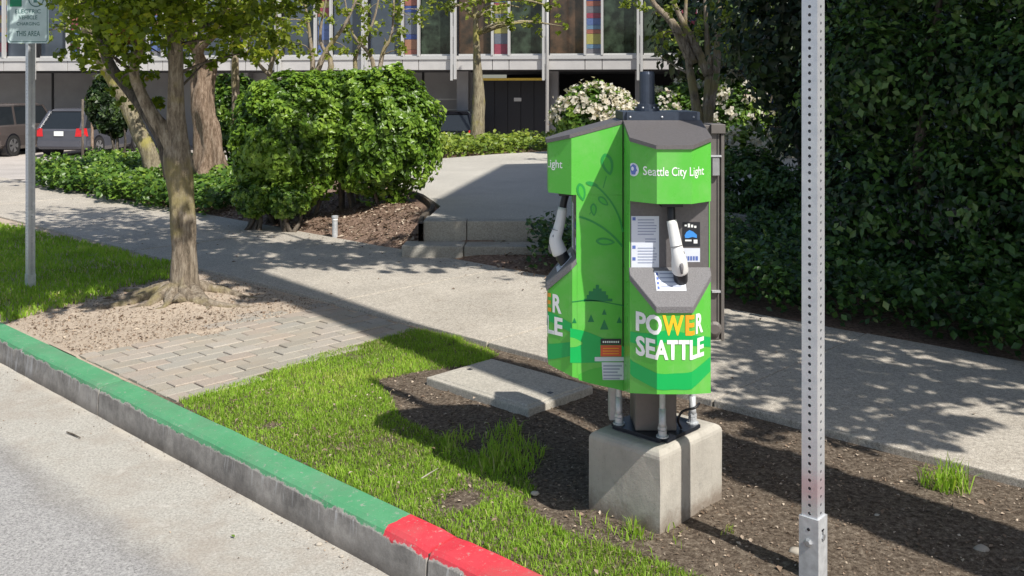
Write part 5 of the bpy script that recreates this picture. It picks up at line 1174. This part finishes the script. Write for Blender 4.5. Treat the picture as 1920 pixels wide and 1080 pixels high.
shrub('evergreen_tree', [(tuple(py(1530, 40, 11)), (1.1, 1, 1.3)), (tuple(py(1620, 260, 10.5)), (1.0, .8, .9)), (tuple(py(1700, 0, 11)), (1.3, 1, 1.5)), (tuple(py(1760, 250, 11)), (1.2, .9, 1.1)), (tuple(py(1920, 200, 11)), (1.2, .9, 1.6)), (tuple(py(1560, -200, 11)), (1.5, 1.2, 1.3))], 30000, .11, 'dark', 'dark evergreen tree rising behind the near signpost', 82, 'tree', lumps=.3)
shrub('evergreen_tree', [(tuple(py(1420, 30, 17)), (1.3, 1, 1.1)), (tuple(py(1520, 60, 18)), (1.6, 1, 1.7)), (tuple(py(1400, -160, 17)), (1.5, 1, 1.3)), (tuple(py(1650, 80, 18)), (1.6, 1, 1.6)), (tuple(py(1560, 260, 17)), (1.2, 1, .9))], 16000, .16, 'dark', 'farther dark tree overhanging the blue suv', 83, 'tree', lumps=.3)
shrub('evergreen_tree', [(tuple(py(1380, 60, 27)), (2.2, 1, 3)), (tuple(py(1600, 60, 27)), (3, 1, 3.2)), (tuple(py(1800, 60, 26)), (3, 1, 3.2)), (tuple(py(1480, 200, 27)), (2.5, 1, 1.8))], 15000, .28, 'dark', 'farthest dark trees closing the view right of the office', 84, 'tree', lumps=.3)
shrub('leafy_shrub', [(tuple(py(1400, 360, 9.6)), (.45, .4, .42)), (tuple(py(1470, 390, 9.2)), (.4, .4, .38))], 6000, .06, 'holly', 'dark shrub just right of the charger enclosure', 85)
shrub('leafy_shrub', [(tuple(py(1600, 430, 8.9)), (.3, .3, .22)), (tuple(py(1520, 470, 8.6)), (.3, .3, .22))], 3500, .055, 'holly', 'low dark shrub round the boulder', 86)
pebble(py(1585, 440, 8.5), .20, 'tan boulder in dappled light among the dark shrubs', 9, 'boulder', M['boulder'], .9, 3, cat='boulder')

# --- overhead boughs that dapple the sidewalk
def overtree(name, base, top_pts, cl_, label, seed, leaf=.09, per=260, mat='maple'):
    t_ = empty(name, base, label, 'tree'); base = Vector(base); hub = Vector(top_pts[0])
    tk = curve([base, base.lerp(hub, .5)+Vector((.1, .1, .3)), hub], 14); tube('trunk', tk, lerps([.16, .12, .09], 14), M['bark_dark'], t_, 14, .12)
    L_ = [(curve([hub, hub.lerp(Vector(p), .5)+ZZ*.3, Vector(p)], 8), lerps([.07, .03], 8)) for p in top_pts[1:]]
    allp = [hub]+[q for l_ in L_ for q in l_[0][3:]]; tubes('boughs', L_+limbset(allp, cl_, seed, .02), M['bark_dark'], t_, 6)
    P, Nr = clump_pts(cl_, per, seed); leaves('crown', P, Nr, leaf, M[mat], t_, aspect=.8, jit=.6, seed=seed)
cA = [(shade_src(u, v, h), r) for u, v, h, r in ((470, 430, 4.2, .5), (540, 468, 4.2, .36), (610, 470, 4.4, .34), (690, 468, 4.4, .32), (760, 472, 4.4, .32), (830, 472, 4.4, .36), (900, 468, 4.4, .45), (960, 478, 4.4, .4), (900, 430, 4.8, .5), (980, 440, 4.8, .5), (1030, 490, 4.3, .3), (560, 470, 4.0, .3), (480, 475, 4.0, .3), (720, 480, 4.2, .22), (1100, 450, 4.5, .6), (1250, 480, 4.3, .6), (1400, 430, 4.8, .8), (400, 480, 4.0, .4), (470, 492, 4.0, .36), (560, 490, 4.0, .36), (630, 488, 4.1, .36), (700, 492, 4.1, .36), (780, 492, 4.1, .36), (850, 495, 4.1, .33), (920, 498, 4.1, .3), (980, 502, 4.1, .3), (1020, 515, 4.0, .25), (640, 508, 3.9, .13), (740, 512, 3.9, .14), (830, 512, 3.9, .12), (1045, 545, 3.8, .16), (380, 460, 4.2, .4))]
overtree('overhanging_tree', (5.0, 6.5, -.05), [Vector((4.3, 5.6, 3.6)), Vector((2.6, 5.3, 4.2)), Vector((1.2, 5.4, 4.3)), Vector((.2, 6.0, 4.3)), Vector((3.2, 4.4, 4.2))], cA, 'tall tree out of frame right whose boughs dapple the steps', 91, per=420)
cB = [(shade_src(u, v, h), r) for u, v, h, r in ((1400, 650, 3.2, .35), (1480, 670, 3.2, .4), (1560, 690, 3.2, .38), (1440, 720, 3.0, .35), (1540, 740, 3.0, .35), (1620, 720, 3.1, .35), (1680, 760, 3.0, .30), (1760, 790, 3.0, .25), (1600, 790, 2.9, .3), (1700, 820, 2.9, .2), (1790, 830, 2.9, .12), (1740, 725, 3.1, .22), (1420, 620, 3.3, .35), (1520, 640, 3.3, .3), (1650, 665, 3.3, .3), (1880, 730, 3.2, .3), (1920, 700, 3.2, .35), (1800, 690, 3.3, .25), (1380, 770, 3.0, .25), (1500, 800, 2.9, .25))]
overtree('overhanging_tree', (5.3, 2.9, -.05), [Vector((4.6, 2.6, 2.6)), Vector((3.6, 2.5, 3.1)), Vector((3.0, 2.9, 3.1)), Vector((4.2, 1.9, 3.2)), Vector((3.4, 3.6, 3.2))], cB, 'smaller street tree out of frame right whose leaves dapple the near sidewalk', 92, .075, 430)

# --- path light in the mulch
pb = Vector((-1.82+.0, 0, 0)); g_ = gp(628, 436, .06); plr = empty('path_light', g_, 'short grey bollard light standing in the mulch bed', 'path light')
tube('light_body', [g_+ZZ*z for z in (-.05, .14, .145, .165, .17)], [.028, .028, .034, .034, .02], M['galv'], plr, 16, smooth=False)
tube('light_lens', [g_+ZZ*z for z in (.118, .138)], [.029, .029], M['print_white'], plr, 16)
# slender stakes beside the hatchback
for u, r, lb in ((155, .03, 'dark slender tree stake left of the young tree'), (173, .035, 'pale slender tree stake right of the young tree')):
    p = py(u, 318, 20); o = tube('tree_stake', [p-ZZ*.3, p+ZZ*1.45], [r, r*.8], M['bark_dark'] if u < 160 else M['bark_tan'], None, 8); tag(o, lb, 'stake')
print('tris', sum(len(p.vertices)-2 for o in bpy.data.objects if o.type == 'MESH' for p in o.data.polygons))
